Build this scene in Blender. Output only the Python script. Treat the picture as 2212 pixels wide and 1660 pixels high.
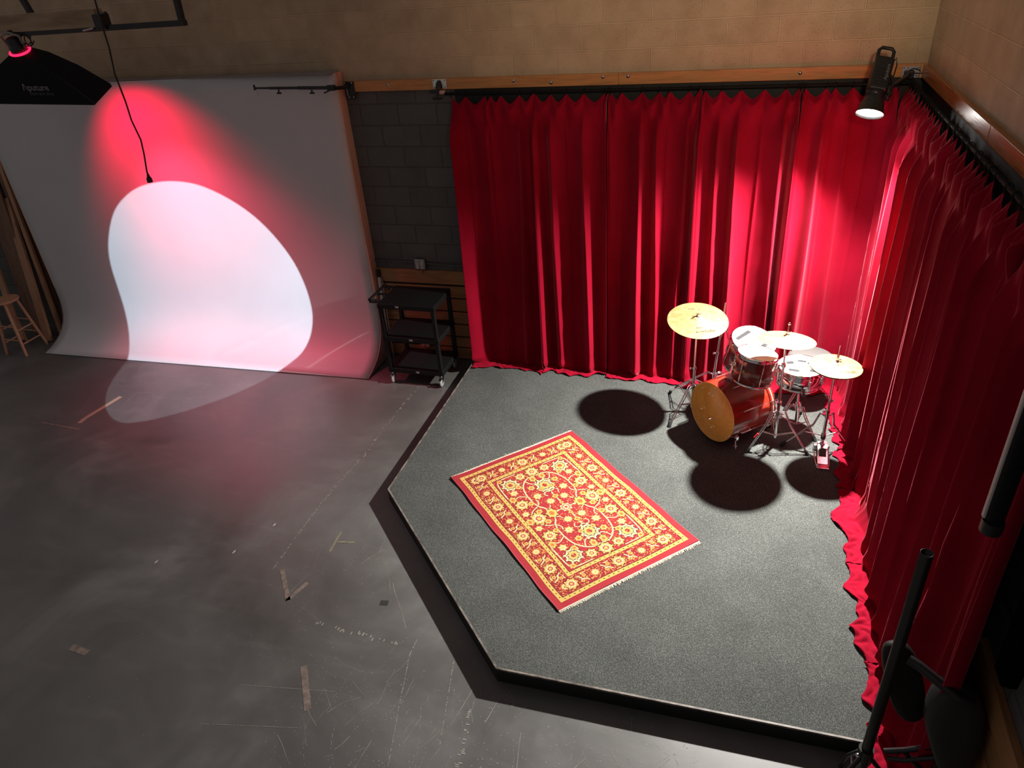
import bpy, bmesh, math, random
import numpy as np
from mathutils import Vector, Matrix, Euler, noise
random.seed(7)
for o in list(bpy.data.objects): bpy.data.objects.remove(o)
SC = bpy.context.scene
COL = SC.collection
PI = math.pi
V = Vector

# ------------------------------------------------------------------ camera
def cam_basis(y, p, r):
    fw = V((-math.sin(y)*math.cos(p), math.cos(y)*math.cos(p), -math.sin(p)))
    rt = V((math.cos(y), math.sin(y), 0)); up = rt.cross(fw)
    c, s = math.cos(r), math.sin(r)
    return c*rt+s*up, -s*rt+c*up, fw
R_, U_, F_ = cam_basis(0.332177, 0.540544, -0.083628)
cam = bpy.data.objects.new('camera', bpy.data.cameras.new('camera'))
COL.objects.link(cam)
m3 = Matrix((R_, U_, -F_)).transposed()
cam.matrix_world = Matrix.Translation((-1.2891, -6.8134, 4.0426)) @ m3.to_4x4()
cam.data.sensor_fit = 'HORIZONTAL'; cam.data.sensor_width = 36.0
cam.data.lens = 36.0*1575.2/2212.0
cam.data.clip_start = 0.05
SC.camera = cam
# ------------------------------------------------------------------ world, exposure
SC.view_settings.view_transform = 'Standard'; SC.view_settings.look = 'None'
SC.view_settings.gamma = 1.0; SC.view_settings.use_curve_mapping = False
SC.view_settings.exposure = 0.0
W = bpy.data.worlds.new('world'); SC.world = W; W.use_nodes = True
W.node_tree.nodes['Background'].inputs[0].default_value = (1.0, 0.91, 0.90, 1)
W.node_tree.nodes['Background'].inputs[1].default_value = 0.135
# ------------------------------------------------------------------ lights
def aim(o, d):
    o.rotation_euler = V(d).to_track_quat('-Z', 'Y').to_euler()
def spot(name, loc, d, energy, ang, blend, color, radius):
    l = bpy.data.lights.new(name, 'SPOT'); l.energy = energy; l.spot_size = math.radians(ang)
    l.spot_blend = blend; l.color = color; l.shadow_soft_size = radius
    o = bpy.data.objects.new(name, l); COL.objects.link(o); o.location = loc; aim(o, d); return o
LAMP = V((-.449, -.70, 2.80))
LAMP_DIR = V((-.42, -.42, -1)).normalized()
spot('lamp_light', LAMP + LAMP_DIR*.015, LAMP_DIR, 1450, 122, .7, (1.0, .97, .91), .05)
spot('lamp_hot_centre', LAMP + LAMP_DIR*.016, LAMP_DIR, 700, 84, 1.0, (1.0, .98, .93), .05)
spot('upper_wall_fill', (-.7, -5.8, 4.4), V((-.9, 5.8, -.55)), 330, 54, 1.0, (1.0, .78, .52), .15)  # added warm fill from an unseen spot, brightens the upper walls
GOBO = V((-3.2, -6.6, 3.65)); GOBO_AX = V((-.5200, .7671, -.3762)).normalized()
spot('projector_light', GOBO, GOBO_AX, 3400, 24, .05, (.68, .88, 1.0), .0004)
NECK = V((-7.682, -1.161, 3.529))
spot('red_light', (-7.66, -1.03, 3.185), V((.25, .88, -1.06)), 160, 94, 1.0, (1.0, .0, .045), .04)
spot('red_light_downward', (-7.60, -1.02, 3.18), V((.30, .16, -1)), 250, 84, .9, (1.0, .05, .15), .08)

# ------------------------------------------------------------------ materials
MATS = {}
def mat(name, color=(.5, .5, .5), rough=.6, metal=0., spec=.5, sheen=0., sheen_tint=(1, 1, 1), coat=0., emit=None, estr=0.):
    if name in MATS: return MATS[name]
    m = bpy.data.materials.new(name); m.use_nodes = True
    b = m.node_tree.nodes['Principled BSDF']
    b.inputs['Base Color'].default_value = (*color, 1); b.inputs['Roughness'].default_value = rough
    b.inputs['Metallic'].default_value = metal; b.inputs['Specular IOR Level'].default_value = spec
    b.inputs['Sheen Weight'].default_value = sheen; b.inputs['Sheen Tint'].default_value = (*sheen_tint, 1)
    b.inputs['Coat Weight'].default_value = coat
    if emit: b.inputs['Emission Color'].default_value = (*emit, 1); b.inputs['Emission Strength'].default_value = estr
    MATS[name] = m; return m
def nt(m): return m.node_tree, m.node_tree.nodes['Principled BSDF']
def N(t, kind, **kw):
    n = t.nodes.new(kind)
    for k, v in kw.items():
        if k in n.inputs: n.inputs[k].default_value = v
        else: setattr(n, k, v)
    return n
def ramp(t, stops):
    r = t.nodes.new('ShaderNodeValToRGB'); e = r.color_ramp.elements
    while len(e) < len(stops): e.new(.5)
    for q, (p, c) in zip(e, stops): q.position = p; q.color = (*c, 1) if len(c) == 3 else c
    return r
def lk(t, a, b): t.links.new(a, b)
def bump(t, b, src, strength, dist=.01):
    n = N(t, 'ShaderNodeBump'); n.inputs['Strength'].default_value = strength; n.inputs['Distance'].default_value = dist
    lk(t, src, n.inputs['Height']); lk(t, n.outputs[0], b.inputs['Normal']); return n
def noisy(name, c1, c2, scale, rough=.6, detail=6, bstr=0., bdist=.003, stretch=(1, 1, 1), lo=.35, hi=.65, **kw):
    if name in MATS: return MATS[name]
    m = mat(name, c1, rough, **kw); t, b = nt(m)
    tc = N(t, 'ShaderNodeTexCoord'); mp = N(t, 'ShaderNodeMapping'); mp.inputs['Scale'].default_value = stretch
    no = N(t, 'ShaderNodeTexNoise'); no.inputs['Scale'].default_value = scale; no.inputs['Detail'].default_value = detail
    r = ramp(t, [(lo, c1), (hi, c2)])
    lk(t, tc.outputs['Object'], mp.inputs[0]); lk(t, mp.outputs[0], no.inputs[0]); lk(t, no.outputs[0], r.inputs[0]); lk(t, r.outputs[0], b.inputs['Base Color'])
    if bstr: bump(t, b, no.outputs[0], bstr, bdist)
    return m
def wood(name, c1, c2, axis='X', scale=3., rough=.45, knots=True):
    if name in MATS: return MATS[name]
    m = mat(name, c1, rough); t, b = nt(m)
    tc = N(t, 'ShaderNodeTexCoord'); mp = N(t, 'ShaderNodeMapping')
    s = [9., 9., 9.]; s['XYZ'.index(axis)] = .7; mp.inputs['Scale'].default_value = s
    no = N(t, 'ShaderNodeTexNoise'); no.inputs['Scale'].default_value = scale; no.inputs['Detail'].default_value = 7; no.inputs['Distortion'].default_value = 1.2
    fn = N(t, 'ShaderNodeTexNoise'); fn.inputs['Scale'].default_value = scale*6
    r = ramp(t, [(.28, c2), (.47, c1), (.62, tuple(min(1, x*1.15) for x in c1)), (.75, c2)])
    mx = N(t, 'ShaderNodeMix', data_type='RGBA', blend_type='MULTIPLY'); mx.inputs[0].default_value = .35
    lk(t, tc.outputs['Object'], mp.inputs[0]); lk(t, mp.outputs[0], no.inputs[0]); lk(t, mp.outputs[0], fn.inputs[0]); lk(t, no.outputs[0], r.inputs[0])
    lk(t, r.outputs[0], mx.inputs[6]); lk(t, fn.outputs[1], mx.inputs[7]); lk(t, mx.outputs[2], b.inputs['Base Color'])
    bump(t, b, fn.outputs[0], .15, .002)
    return m

def block_wall(name, axis, shift):
    """painted concrete blocks 0.4064 x 0.2032 m; tan paint above 3.0 m, charcoal paint below"""
    m = mat(name, (.5, .4, .3), .75); t, b = nt(m)
    tc = N(t, 'ShaderNodeTexCoord'); sp = N(t, 'ShaderNodeSeparateXYZ'); lk(t, tc.outputs['Object'], sp.inputs[0])
    a1 = N(t, 'ShaderNodeMath', operation='ADD'); a1.inputs[1].default_value = shift + .4064*100
    lk(t, sp.outputs[axis], a1.inputs[0])
    a2 = N(t, 'ShaderNodeMath', operation='ADD'); a2.inputs[1].default_value = -3.215+.2032*41
    lk(t, sp.outputs['Z'], a2.inputs[0])
    cb = N(t, 'ShaderNodeCombineXYZ'); lk(t, a1.outputs[0], cb.inputs[0]); lk(t, a2.outputs[0], cb.inputs[1])
    # slight waviness of the joints
    nz = N(t, 'ShaderNodeTexNoise'); nz.inputs['Scale'].default_value = 6; lk(t, tc.outputs['Object'], nz.inputs[0])
    vm = N(t, 'ShaderNodeVectorMath', operation='MULTIPLY_ADD'); vm.inputs[1].default_value = (.006, .006, 0)
    lk(t, nz.outputs[1], vm.inputs[0]); lk(t, cb.outputs[0], vm.inputs[2])
    br = N(t, 'ShaderNodeTexBrick'); br.inputs['Scale'].default_value = 1.; br.inputs['Mortar Size'].default_value = .0075
    br.inputs['Mortar Smooth'].default_value = .35; br.inputs['Brick Width'].default_value = .4064; br.inputs['Row Height'].default_value = .2032
    br.inputs['Bias'].default_value = 0.; br.offset = .5; br.offset_frequency = 2
    br.inputs['Color1'].default_value = (.92, .92, .92, 1); br.inputs['Color2'].default_value = (1.06, 1.06, 1.06, 1); br.inputs['Mortar'].default_value = (1, 1, 1, 1)
    lk(t, vm.outputs[0], br.inputs['Vector'])
    gt = N(t, 'ShaderNodeMath', operation='GREATER_THAN'); gt.inputs[1].default_value = 2.98; lk(t, sp.outputs['Z'], gt.inputs[0])
    grain = N(t, 'ShaderNodeTexNoise'); grain.inputs['Scale'].default_value = 5.; grain.inputs['Detail'].default_value = 8.; lk(t, tc.outputs['Object'], grain.inputs[0])
    tan = ramp(t, [(.3, (.45, .325, .20)), (.7, (.56, .42, .275))]); gry = ramp(t, [(.3, (.092, .088, .084)), (.7, (.115, .110, .106))])
    lk(t, grain.outputs[0], tan.inputs[0]); lk(t, grain.outputs[0], gry.inputs[0])
    mx = N(t, 'ShaderNodeMix', data_type='RGBA'); lk(t, gt.outputs[0], mx.inputs[0]); lk(t, gry.outputs[0], mx.inputs[6]); lk(t, tan.outputs[0], mx.inputs[7])
    ml = N(t, 'ShaderNodeMix', data_type='RGBA', blend_type='MULTIPLY'); ml.inputs[0].default_value = 1
    jc = N(t, 'ShaderNodeMix', data_type='RGBA'); lk(t, gt.outputs[0], jc.inputs[0]); jc.inputs[6].default_value = (.74, .74, .74, 1); jc.inputs[7].default_value = (1.12, 1.12, 1.12, 1)  # upper joints tinted lighter: highlight on their relief put into the colour
    jm = N(t, 'ShaderNodeMix', data_type='RGBA'); lk(t, br.outputs['Fac'], jm.inputs[0]); lk(t, br.outputs[0], jm.inputs[6]); lk(t, jc.outputs[2], jm.inputs[7])
    lk(t, mx.outputs[2], ml.inputs[6]); lk(t, jm.outputs[2], ml.inputs[7]); lk(t, ml.outputs[2], b.inputs['Base Color'])
    # joints as relief, pores and pits
    pit = N(t, 'ShaderNodeTexNoise'); pit.inputs['Scale'].default_value = 85.; pit.inputs['Detail'].default_value = 5.; lk(t, tc.outputs['Object'], pit.inputs[0])
    pr = ramp(t, [(.30, (.3, .3, .3)), (.37, (1, 1, 1))]); lk(t, pit.outputs[0], pr.inputs[0])
    s1 = N(t, 'ShaderNodeMath', operation='MULTIPLY_ADD'); s1.inputs[1].default_value = 1.4; lk(t, br.outputs['Fac'], s1.inputs[0]); lk(t, pr.outputs[0], s1.inputs[2])
    bump(t, b, s1.outputs[0], .8, .006)
    return m

def floor_mat():
    m = mat('floor_paint', (.03, .03, .03), .4, spec=.8); t, b = nt(m)
    tc = N(t, 'ShaderNodeTexCoord')
    n1 = N(t, 'ShaderNodeTexNoise'); n1.inputs['Scale'].default_value = .9; n1.inputs['Detail'].default_value = 9; n1.inputs['Roughness'].default_value = .62; n1.inputs['Distortion'].default_value = .6
    lk(t, tc.outputs['Object'], n1.inputs[0])
    r1 = ramp(t, [(.28, (.066, .063, .059)), (.52, (.105, .101, .096)), (.78, (.185, .180, .172))]); lk(t, n1.outputs[0], r1.inputs[0])
    # faint drag streaks
    mp = N(t, 'ShaderNodeMapping'); mp.inputs['Rotation'].default_value = (0, 0, .75); mp.inputs['Scale'].default_value = (.7, 3.5, 1)
    n2 = N(t, 'ShaderNodeTexNoise'); n2.inputs['Scale'].default_value = 2.4; n2.inputs['Detail'].default_value = 8; lk(t, tc.outputs['Object'], mp.inputs[0]); lk(t, mp.outputs[0], n2.inputs[0])
    r2 = ramp(t, [(.55, (0, 0, 0)), (.85, (.028, .028, .027))]); lk(t, n2.outputs[0], r2.inputs[0])
    ad = N(t, 'ShaderNodeMix', data_type='RGBA', blend_type='ADD'); ad.inputs[0].default_value = 1; lk(t, r1.outputs[0], ad.inputs[6]); lk(t, r2.outputs[0], ad.inputs[7])
    # tiny white chips
    vo = N(t, 'ShaderNodeTexNoise'); vo.inputs['Scale'].default_value = 30; vo.inputs['Detail'].default_value = 3; lk(t, tc.outputs['Object'], vo.inputs[0])
    r3 = ramp(t, [(.765, (0, 0, 0)), (.79, (1, 1, 1))]); lk(t, vo.outputs[0], r3.inputs[0])
    mx = N(t, 'ShaderNodeMix', data_type='RGBA'); lk(t, r3.outputs[0], mx.inputs[0]); lk(t, ad.outputs[2], mx.inputs[6]); mx.inputs[7].default_value = (.35, .33, .29, 1)
    lk(t, mx.outputs[2], b.inputs['Base Color'])
    rr = ramp(t, [(.3, (.32, .32, .32)), (.7, (.50, .50, .50))]); lk(t, n1.outputs[0], rr.inputs[0]); lk(t, rr.outputs[0], b.inputs['Roughness'])
    bump(t, b, n2.outputs[0], .08, .004)
    return m

def carpet_mat():
    m = mat('carpet', (.06, .06, .06), .95, spec=.1); t, b = nt(m)
    tc = N(t, 'ShaderNodeTexCoord')
    n1 = N(t, 'ShaderNodeTexNoise'); n1.inputs['Scale'].default_value = 140; n1.inputs['Detail'].default_value = 6; n1.inputs['Roughness'].default_value = .9
    n2 = N(t, 'ShaderNodeTexNoise'); n2.inputs['Scale'].default_value = 3.; n2.inputs['Detail'].default_value = 6
    lk(t, tc.outputs['Object'], n1.inputs[0]); lk(t, tc.outputs['Object'], n2.inputs[0])
    r = ramp(t, [(.30, (.014, .015, .014)), (.50, (.062, .066, .062)), (.66, (.25, .255, .24))]); lk(t, n1.outputs[0], r.inputs[0])
    r2 = ramp(t, [(.3, (.85, .85, .85)), (.7, (1.1, 1.1, 1.1))]); lk(t, n2.outputs[0], r2.inputs[0])
    mx = N(t, 'ShaderNodeMix', data_type='RGBA', blend_type='MULTIPLY'); mx.inputs[0].default_value = 1; lk(t, r.outputs[0], mx.inputs[6]); lk(t, r2.outputs[0], mx.inputs[7])
    lk(t, mx.outputs[2], b.inputs['Base Color']); bump(t, b, n1.outputs[0], .2, .003)
    return m

def velvet_mat():
    m = mat('red_velvet', (.42, .003, .022), .9, spec=.04, sheen=.32, sheen_tint=(1, .30, .38)); t, b = nt(m)
    b.inputs['Sheen Roughness'].default_value = .35
    tc = N(t, 'ShaderNodeTexCoord')
    n = N(t, 'ShaderNodeTexNoise'); n.inputs['Scale'].default_value = 2.2; n.inputs['Detail'].default_value = 8; lk(t, tc.outputs['Object'], n.inputs[0])
    r = ramp(t, [(.3, (.23, .003, .015)), (.7, (.31, .005, .023))]); lk(t, n.outputs[0], r.inputs[0]); lk(t, r.outputs[0], b.inputs['Base Color'])
    n2 = N(t, 'ShaderNodeTexNoise'); n2.inputs['Scale'].default_value = 14; n2.inputs['Detail'].default_value = 6; lk(t, tc.outputs['Object'], n2.inputs[0])
    bump(t, b, n2.outputs[0], .25, .006)
    return m
VELVET = velvet_mat()
CHROME = mat('chrome', (.82, .82, .84), .12, 1.)
STEEL = mat('worn_steel', (.55, .55, .55), .3, 1.)
BLACK = mat('black_plastic', (.012, .012, .012), .45)
BLACKM = mat('black_metal', (.014, .013, .013), .38, spec=.5)
RODM = mat('matt_black_rod', (.008, .008, .008), .75, spec=.15)
RUBBER = mat('black_rubber', (.01, .01, .01), .75)
FABRIC_BLACK = mat('black_fabric', (.006, .006, .008), .8, spec=.2)
SILVER_PAINT = mat('galvanised_plate', (.62, .64, .68), .4, .6)
BRASS = noisy('cymbal_bronze', (.38, .295, .115), (.49, .395, .19), 26, rough=.32, metal=.6, stretch=(1, 1, 1), bstr=.05)
HEADMAT = mat('white_drum_head', (.86, .86, .82), .5)
TAPEGREY = mat('grey_tape', (.022, .022, .023), .7, spec=.2)
LUMBER = wood('pale_lumber', (.50, .27, .15), (.34, .17, .09), 'Z', 2.2, .6)
LUMBERD = wood('dark_lumber', (.22, .11, .065), (.14, .07, .04), 'Z', 2.2, .6)
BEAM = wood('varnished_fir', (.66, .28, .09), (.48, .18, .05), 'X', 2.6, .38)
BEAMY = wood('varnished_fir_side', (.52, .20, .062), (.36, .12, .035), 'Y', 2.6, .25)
SLAT = wood('slat_pine', (.40, .19, .075), (.27, .12, .05), 'X', 2.6, .45)
SLATY = wood('slat_pine_side', (.40, .19, .075), (.27, .12, .05), 'Y', 2.6, .45)
CREAM = mat('cream_paint', (.60, .60, .60), .55)

# ------------------------------------------------------------------ mesh helpers
class MB:
    def __init__(s): s.v = []; s.f = []; s.sm = []
    def add(s, vs, fs, smooth=False):
        o = len(s.v); s.v += [tuple(p) for p in vs]; s.f += [tuple(o+i for i in f) for f in fs]; s.sm += [smooth]*len(fs); return s
    def box(s, c, d, rot=None, bev=0.):
        c = V(c); x, y, z = d[0]/2, d[1]/2, d[2]/2
        R = rot if rot is not None else Matrix.Identity(3)
        if not bev:
            vs = [c+R@V((i*x, j*y, k*z)) for i in (-1, 1) for j in (-1, 1) for k in (-1, 1)]
            return s.add(vs, [(0, 1, 3, 2), (4, 6, 7, 5), (0, 4, 5, 1), (2, 3, 7, 6), (0, 2, 6, 4), (1, 5, 7, 3)])
        bm = bmesh.new(); bmesh.ops.create_cube(bm, size=1.)
        for v in bm.verts: v.co = V((v.co.x*d[0], v.co.y*d[1], v.co.z*d[2]))
        bmesh.ops.bevel(bm, geom=bm.edges[:], offset=bev, segments=3, affect='EDGES', profile=.5)
        bm.verts.index_update(); s.add([c+R@v.co for v in bm.verts], [[v.index for v in f.verts] for f in bm.faces]); bm.free(); return s
    def tube(s, path, r, n=12, cap=True, closed=False):
        P = [V(p) for p in path]; m = len(P); rs = r if isinstance(r, (list, tuple)) else [r]*m
        prev = None; rings = []
        for i, p in enumerate(P):
            if closed: d = (P[(i+1) % m]-P[i-1])
            else: d = P[min(i+1, m-1)]-P[max(i-1, 0)]
            d.normalize()
            if prev is None:
                a = d.cross(V((0, 0, 1)));
                if a.length < .05: a = d.cross(V((1, 0, 0)))
            else: a = prev-d*prev.dot(d)
            a.normalize(); prev = a; b = d.cross(a)
            rings.append([p+(a*math.cos(2*PI*k/n)+b*math.sin(2*PI*k/n))*rs[i] for k in range(n)])
        vs = [q for ring in rings for q in ring]; fs = []
        for i in range(m if closed else m-1):
            j = (i+1) % m
            for k in range(n): fs.append((i*n+k, i*n+(k+1) % n, j*n+(k+1) % n, j*n+k))
        s.add(vs, fs, True)
        if cap and not closed:
            s.add(rings[0], [tuple(range(n))[::-1]]); s.add(rings[-1], [tuple(range(n))])
        return s
    def cyl(s, a, b, r, n=24, r2=None, cap=True): return s.tube([a, b], [r, r if r2 is None else r2], n, cap)
    def lathe(s, prof, M, n=48, closed=False):
        vs = []; fs = []; m = len(prof)
        for (r, z) in prof:
            for k in range(n):
                t = 2*PI*k/n; vs.append(M@V((r*math.cos(t), r*math.sin(t), z)))
        for i in range(m if closed else m-1):
            j = (i+1) % m
            for k in range(n): fs.append((i*n+k, i*n+(k+1) % n, j*n+(k+1) % n, j*n+k))
        return s.add(vs, fs, True)
    def disc(s, M, r, z=0, n=48):
        return s.add([M@V((r*math.cos(2*PI*k/n), r*math.sin(2*PI*k/n), z)) for k in range(n)], [tuple(range(n))])
    def sphere(s, c, r, n=12, sc=(1, 1, 1)):
        c = V(c); vs = []; fs = []
        for i in range(n+1):
            a = PI*i/n
            for k in range(n*2):
                t = PI*k/n; vs.append(c+V((r*sc[0]*math.sin(a)*math.cos(t), r*sc[1]*math.sin(a)*math.sin(t), r*sc[2]*math.cos(a))))
        for i in range(n):
            for k in range(n*2): fs.append((i*n*2+k, (i+1)*n*2+k, (i+1)*n*2+(k+1) % (n*2), i*n*2+(k+1) % (n*2)))
        return s.add(vs, fs, True)
    def prism(s, poly, M, h):
        """poly in local xy, extruded from z=0 to h, M local->world"""
        n = len(poly); vs = [M@V((x, y, 0)) for x, y in poly]+[M@V((x, y, h)) for x, y in poly]
        fs = [tuple(range(n))[::-1], tuple(range(n, 2*n))]+[(i, (i+1) % n, n+(i+1) % n, n+i) for i in range(n)]
        return s.add(vs, fs)
    def build(s, name, m, parent=None, **props):
        me = bpy.data.meshes.new(name); me.from_pydata(s.v, [], s.f); me.update()
        me.polygons.foreach_set('use_smooth', s.sm)
        bm = bmesh.new(); bm.from_mesh(me); bmesh.ops.recalc_face_normals(bm, faces=bm.faces[:]); bm.to_mesh(me); bm.free()
        me.materials.append(m); o = bpy.data.objects.new(name, me); COL.objects.link(o)
        if parent: put(o, parent)
        for k, v in props.items(): o[k] = v
        return o
def root_world(p):
    M = Matrix.Identity(4)
    while p is not None: M = Matrix.LocRotScale(p.location, p.rotation_euler, p.scale) @ M; p = p.parent
    return M
def put(o, parent):
    """parent, keeping the world coordinates the mesh was built in"""
    o.parent = parent; o.matrix_parent_inverse = Matrix.Identity(4)
    M = root_world(parent).inverted() @ Matrix.LocRotScale(o.location, o.rotation_euler, o.scale)
    o.location = M.to_translation(); o.rotation_euler = M.to_euler()
def thing(name, label, cat, loc, group=None, rz=0):
    o = bpy.data.objects.new(name, None); COL.objects.link(o); o.location = loc; o.rotation_euler = (0, 0, rz)
    o.empty_display_size = .1; o['label'] = label; o['category'] = cat
    if group: o['group'] = group
    return o
def tag(o, label, cat, group=None, kind=None):
    o['label'] = label; o['category'] = cat
    if group: o['group'] = group
    if kind: o['kind'] = kind
    return o
def struct(o): o['kind'] = 'structure'; return o
def frame(c, n, up=(0, 0, 1)):
    """matrix with local z = n, local x horizontal-ish to the right seen from the room"""
    n = V(n).normalized(); u = V(up)
    if abs(n.dot(u.normalized())) > .98: u = V((0, 1, 0))
    x = u.cross(n).normalized(); y = n.cross(x)
    return Matrix.Translation(V(c)) @ Matrix((x, y, n)).transposed().to_4x4()
def text(body, name, M, size, m, parent, shear=0., ex=.0006, align='CENTER'):
    cu = bpy.data.curves.new(name, 'FONT'); cu.body = body; cu.size = size; cu.align_x = align; cu.align_y = 'CENTER'; cu.shear = shear; cu.extrude = ex
    tmp = bpy.data.objects.new('tmp', cu); COL.objects.link(tmp)
    dg = bpy.context.evaluated_depsgraph_get(); me = bpy.data.meshes.new_from_object(tmp.evaluated_get(dg))
    bpy.data.objects.remove(tmp); me.transform(M); me.materials.clear(); me.materials.append(m)
    o = bpy.data.objects.new(name, me); COL.objects.link(o); put(o, parent); return o

ZS = .12      # stage top
# ------------------------------------------------------------------ room shell
FL = MB().box((-4., -5., -.05), (18, 10.2, .1)).build('floor', floor_mat()); struct(FL)
bw = MB().box((-6., .1, 2.5), (12.4, .2, 5)).build('wall_back', block_wall('blocks_back', 'X', .307)); struct(bw)
rw = MB().box((.1, -4.2, 2.5), (.2, 8.8, 5)).build('wall_right', block_wall('blocks_side', 'Y', .0778)); struct(rw)

# stage: low black platform with carpet and a worn trim strip
ST = [(-.02, -.02), (-3.985, -.02), (-3.985, -2.50), (-2.522, -4.015), (-.02, -3.995)]
st = thing('stage_platform', 'low black platform with cut corner and dark grey speckled carpet', 'stage', (-2.2, -2.2, 0))
body = MB()
I4 = Matrix.Identity(4)
body.prism(ST, I4, ZS-.012).build('platform_body', mat('stage_black', (.008, .008, .008), .6), st)
def inset(poly, d):
    out = []; n = len(poly)
    for i in range(n):
        p0, p1, p2 = V(poly[i-1]), V(poly[i]), V(poly[(i+1) % n])
        e1 = (p1-p0).normalized(); e2 = (p2-p1).normalized()
        n1 = V((-e1.y, e1.x)); n2 = V((-e2.y, e2.x)); b = (n1+n2).normalized(); k = d/max(.3, b.dot(n1)); out.append(tuple(p1+b*k))
    return out
STI = inset(ST, .013)
MB().prism(STI, Matrix.Translation((0, 0, ZS-.012)), .012).build('carpet_top', carpet_mat(), st)
trimm = noisy('worn_edge_trim', (.07, .055, .045), (.26, .22, .19), 14, rough=.5, stretch=(1, 1, 1))
tm = MB()
for i in (1, 2, 3):
    a, b_ = ST[i], ST[i+1]; c, d = STI[i], STI[i+1]
    M = Matrix.Translation((0, 0, ZS-.012)); tm.prism([a, b_, d, c], M, .014)
tm.build('edge_trim', trimm, st)

# beams along the walls
def beam(name, c, d, m, lab):
    o = MB().box(c, d, bev=.003).build(name, m); struct(o); return o
beam('trim_1', (-3.785, -.0195, 2.979), (2.74, .039, .096), BEAM, '')
beam('trim_2', (-1.208, -.0195, 2.979), (2.410, .039, .096), BEAM, '')
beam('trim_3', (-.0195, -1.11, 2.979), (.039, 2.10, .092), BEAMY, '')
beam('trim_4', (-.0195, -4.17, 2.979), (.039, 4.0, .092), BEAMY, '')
# recessed bolts on the back beam
for k, (x, z) in enumerate([(-4.62, 2.985), (-3.37, 2.99), (-2.55, 3.0), (-2.33, 3.0), (-.93, 2.985), (-3.02, 2.965)]):
    o = MB().lathe([(0, .001), (.010, .001), (.012, -.002), (.0145, 0), (.0145, .003), (0, .003)], frame((x, -.041, z), (0, -1, 0)), 18).build('beam_bolt', STEEL)
    tag(o, ['small bolt in the back wall beam right of the black mounting arm', 'bolt in the back wall beam just right of the white plate', 'bolt in the back wall beam left of its joint', 'bolt in the back wall beam right of its joint', 'bolt in the back wall beam nearest the corner lamp', 'lowest bolt of the beam, above the left curtain'][k], 'bolt')
# black painted strip behind the curtain tops
struct(MB().box((-1.98, -.006, 2.83), (3.96, .012, .20)).build('trim_5', mat('black_paint', (.006, .006, .006), .6)))
struct(MB().box((-.006, -2.2, 2.83), (.012, 4.3, .20)).build('trim_6', MATS['black_paint']))

# lower wainscot, back and right
def wains(axis, a, b_, mbd, nm):
    m = MB(); mid = (a+b_)/2; L = abs(b_-a)
    def bx(z0, z1, t, off=0):
        if axis == 'X': m.box((mid, -t/2-off, (z0+z1)/2), (L, t, z1-z0), bev=.003)
        else: m.box((-t/2-off, mid, (z0+z1)/2), (t, L, z1-z0), bev=.003)
    bx(.94, 1.09, .038)
    zs = [.915, .765, .605, .45, .292, .155, .0]
    for i in range(6): bx(zs[i+1]+.013, zs[i]-.004, .024)
    return struct(m.build(nm, mbd))
wains('X', -5.6, -3.9, SLAT, 'trim_7'); wains('Y', -8.5, -4.0, SLATY, 'trim_8')
struct(MB().box((-4.75, -.004, .5), (1.7, .008, 1.0)).build('trim_9', mat('dark_gap', (.012, .01, .01), .8)))
struct(MB().box((-.004, -6.2, .5), (.008, 4.6, 1.0)).build('trim_10', MATS['dark_gap']))

# conduit + outlets on the back wall
GREYP = mat('grey_painted_metal', (.085, .08, .078), .5)
cd = MB().tube([(-5.13, -.015, 1.178), (-4.66, -.015, 1.172), (-4.5, -.015, 1.165), (-4.2, -.015, 1.150), (-3.9, -.015, 1.145)], .010, 8).build('conduit', GREYP)
tag(cd, 'thin grey conduit running along the dark wall through the upper outlet', 'pipe')
cd2 = MB().tube([(-.02, -4.05, 1.36), (-.02, -8.3, 1.36)], .02, 10).build('conduit', GREYP)
tag(cd2, 'grey pipe along the right wall above the wooden slats', 'pipe')
def outlet(x, z, lab, m1):
    t = thing('wall_outlet', lab, 'outlet', (x, -.04, z))
    MB().box((x, -.0445, z), (.118, .035, .118), bev=.006).build('box_plate', m1, t)
    for s in (-1, 1):
        for dz in (.018, -.026):
            w = MB().box((x+s*.026, -.0635, z+dz), (.036, .004, .038), bev=.0015).build('socket', mat('socket_ivory', (.55, .52, .5), .45), t)
            for dx in (-.007, .007): MB().box((x+s*.026+dx, -.066, z+dz+.004), (.003, .002, .010)).build('slot', BLACK, w)
outlet(-4.555, 1.165, 'metal double outlet on the dark wall above the slats', STEEL)
outlet(-4.628, .205, 'double outlet low on the slatted wall behind the cart', SLAT)
pg = MB().tube([(-4.55, -.045, 1.10), (-4.548, -.055, 1.08), (-4.54, -.04, 1.06)], .006, 8).build('cord_stub', mat('yellow_cord', (.45, .3, .08), .5))
tag(pg, 'short cord stub hanging below the upper outlet', 'cord')

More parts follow.
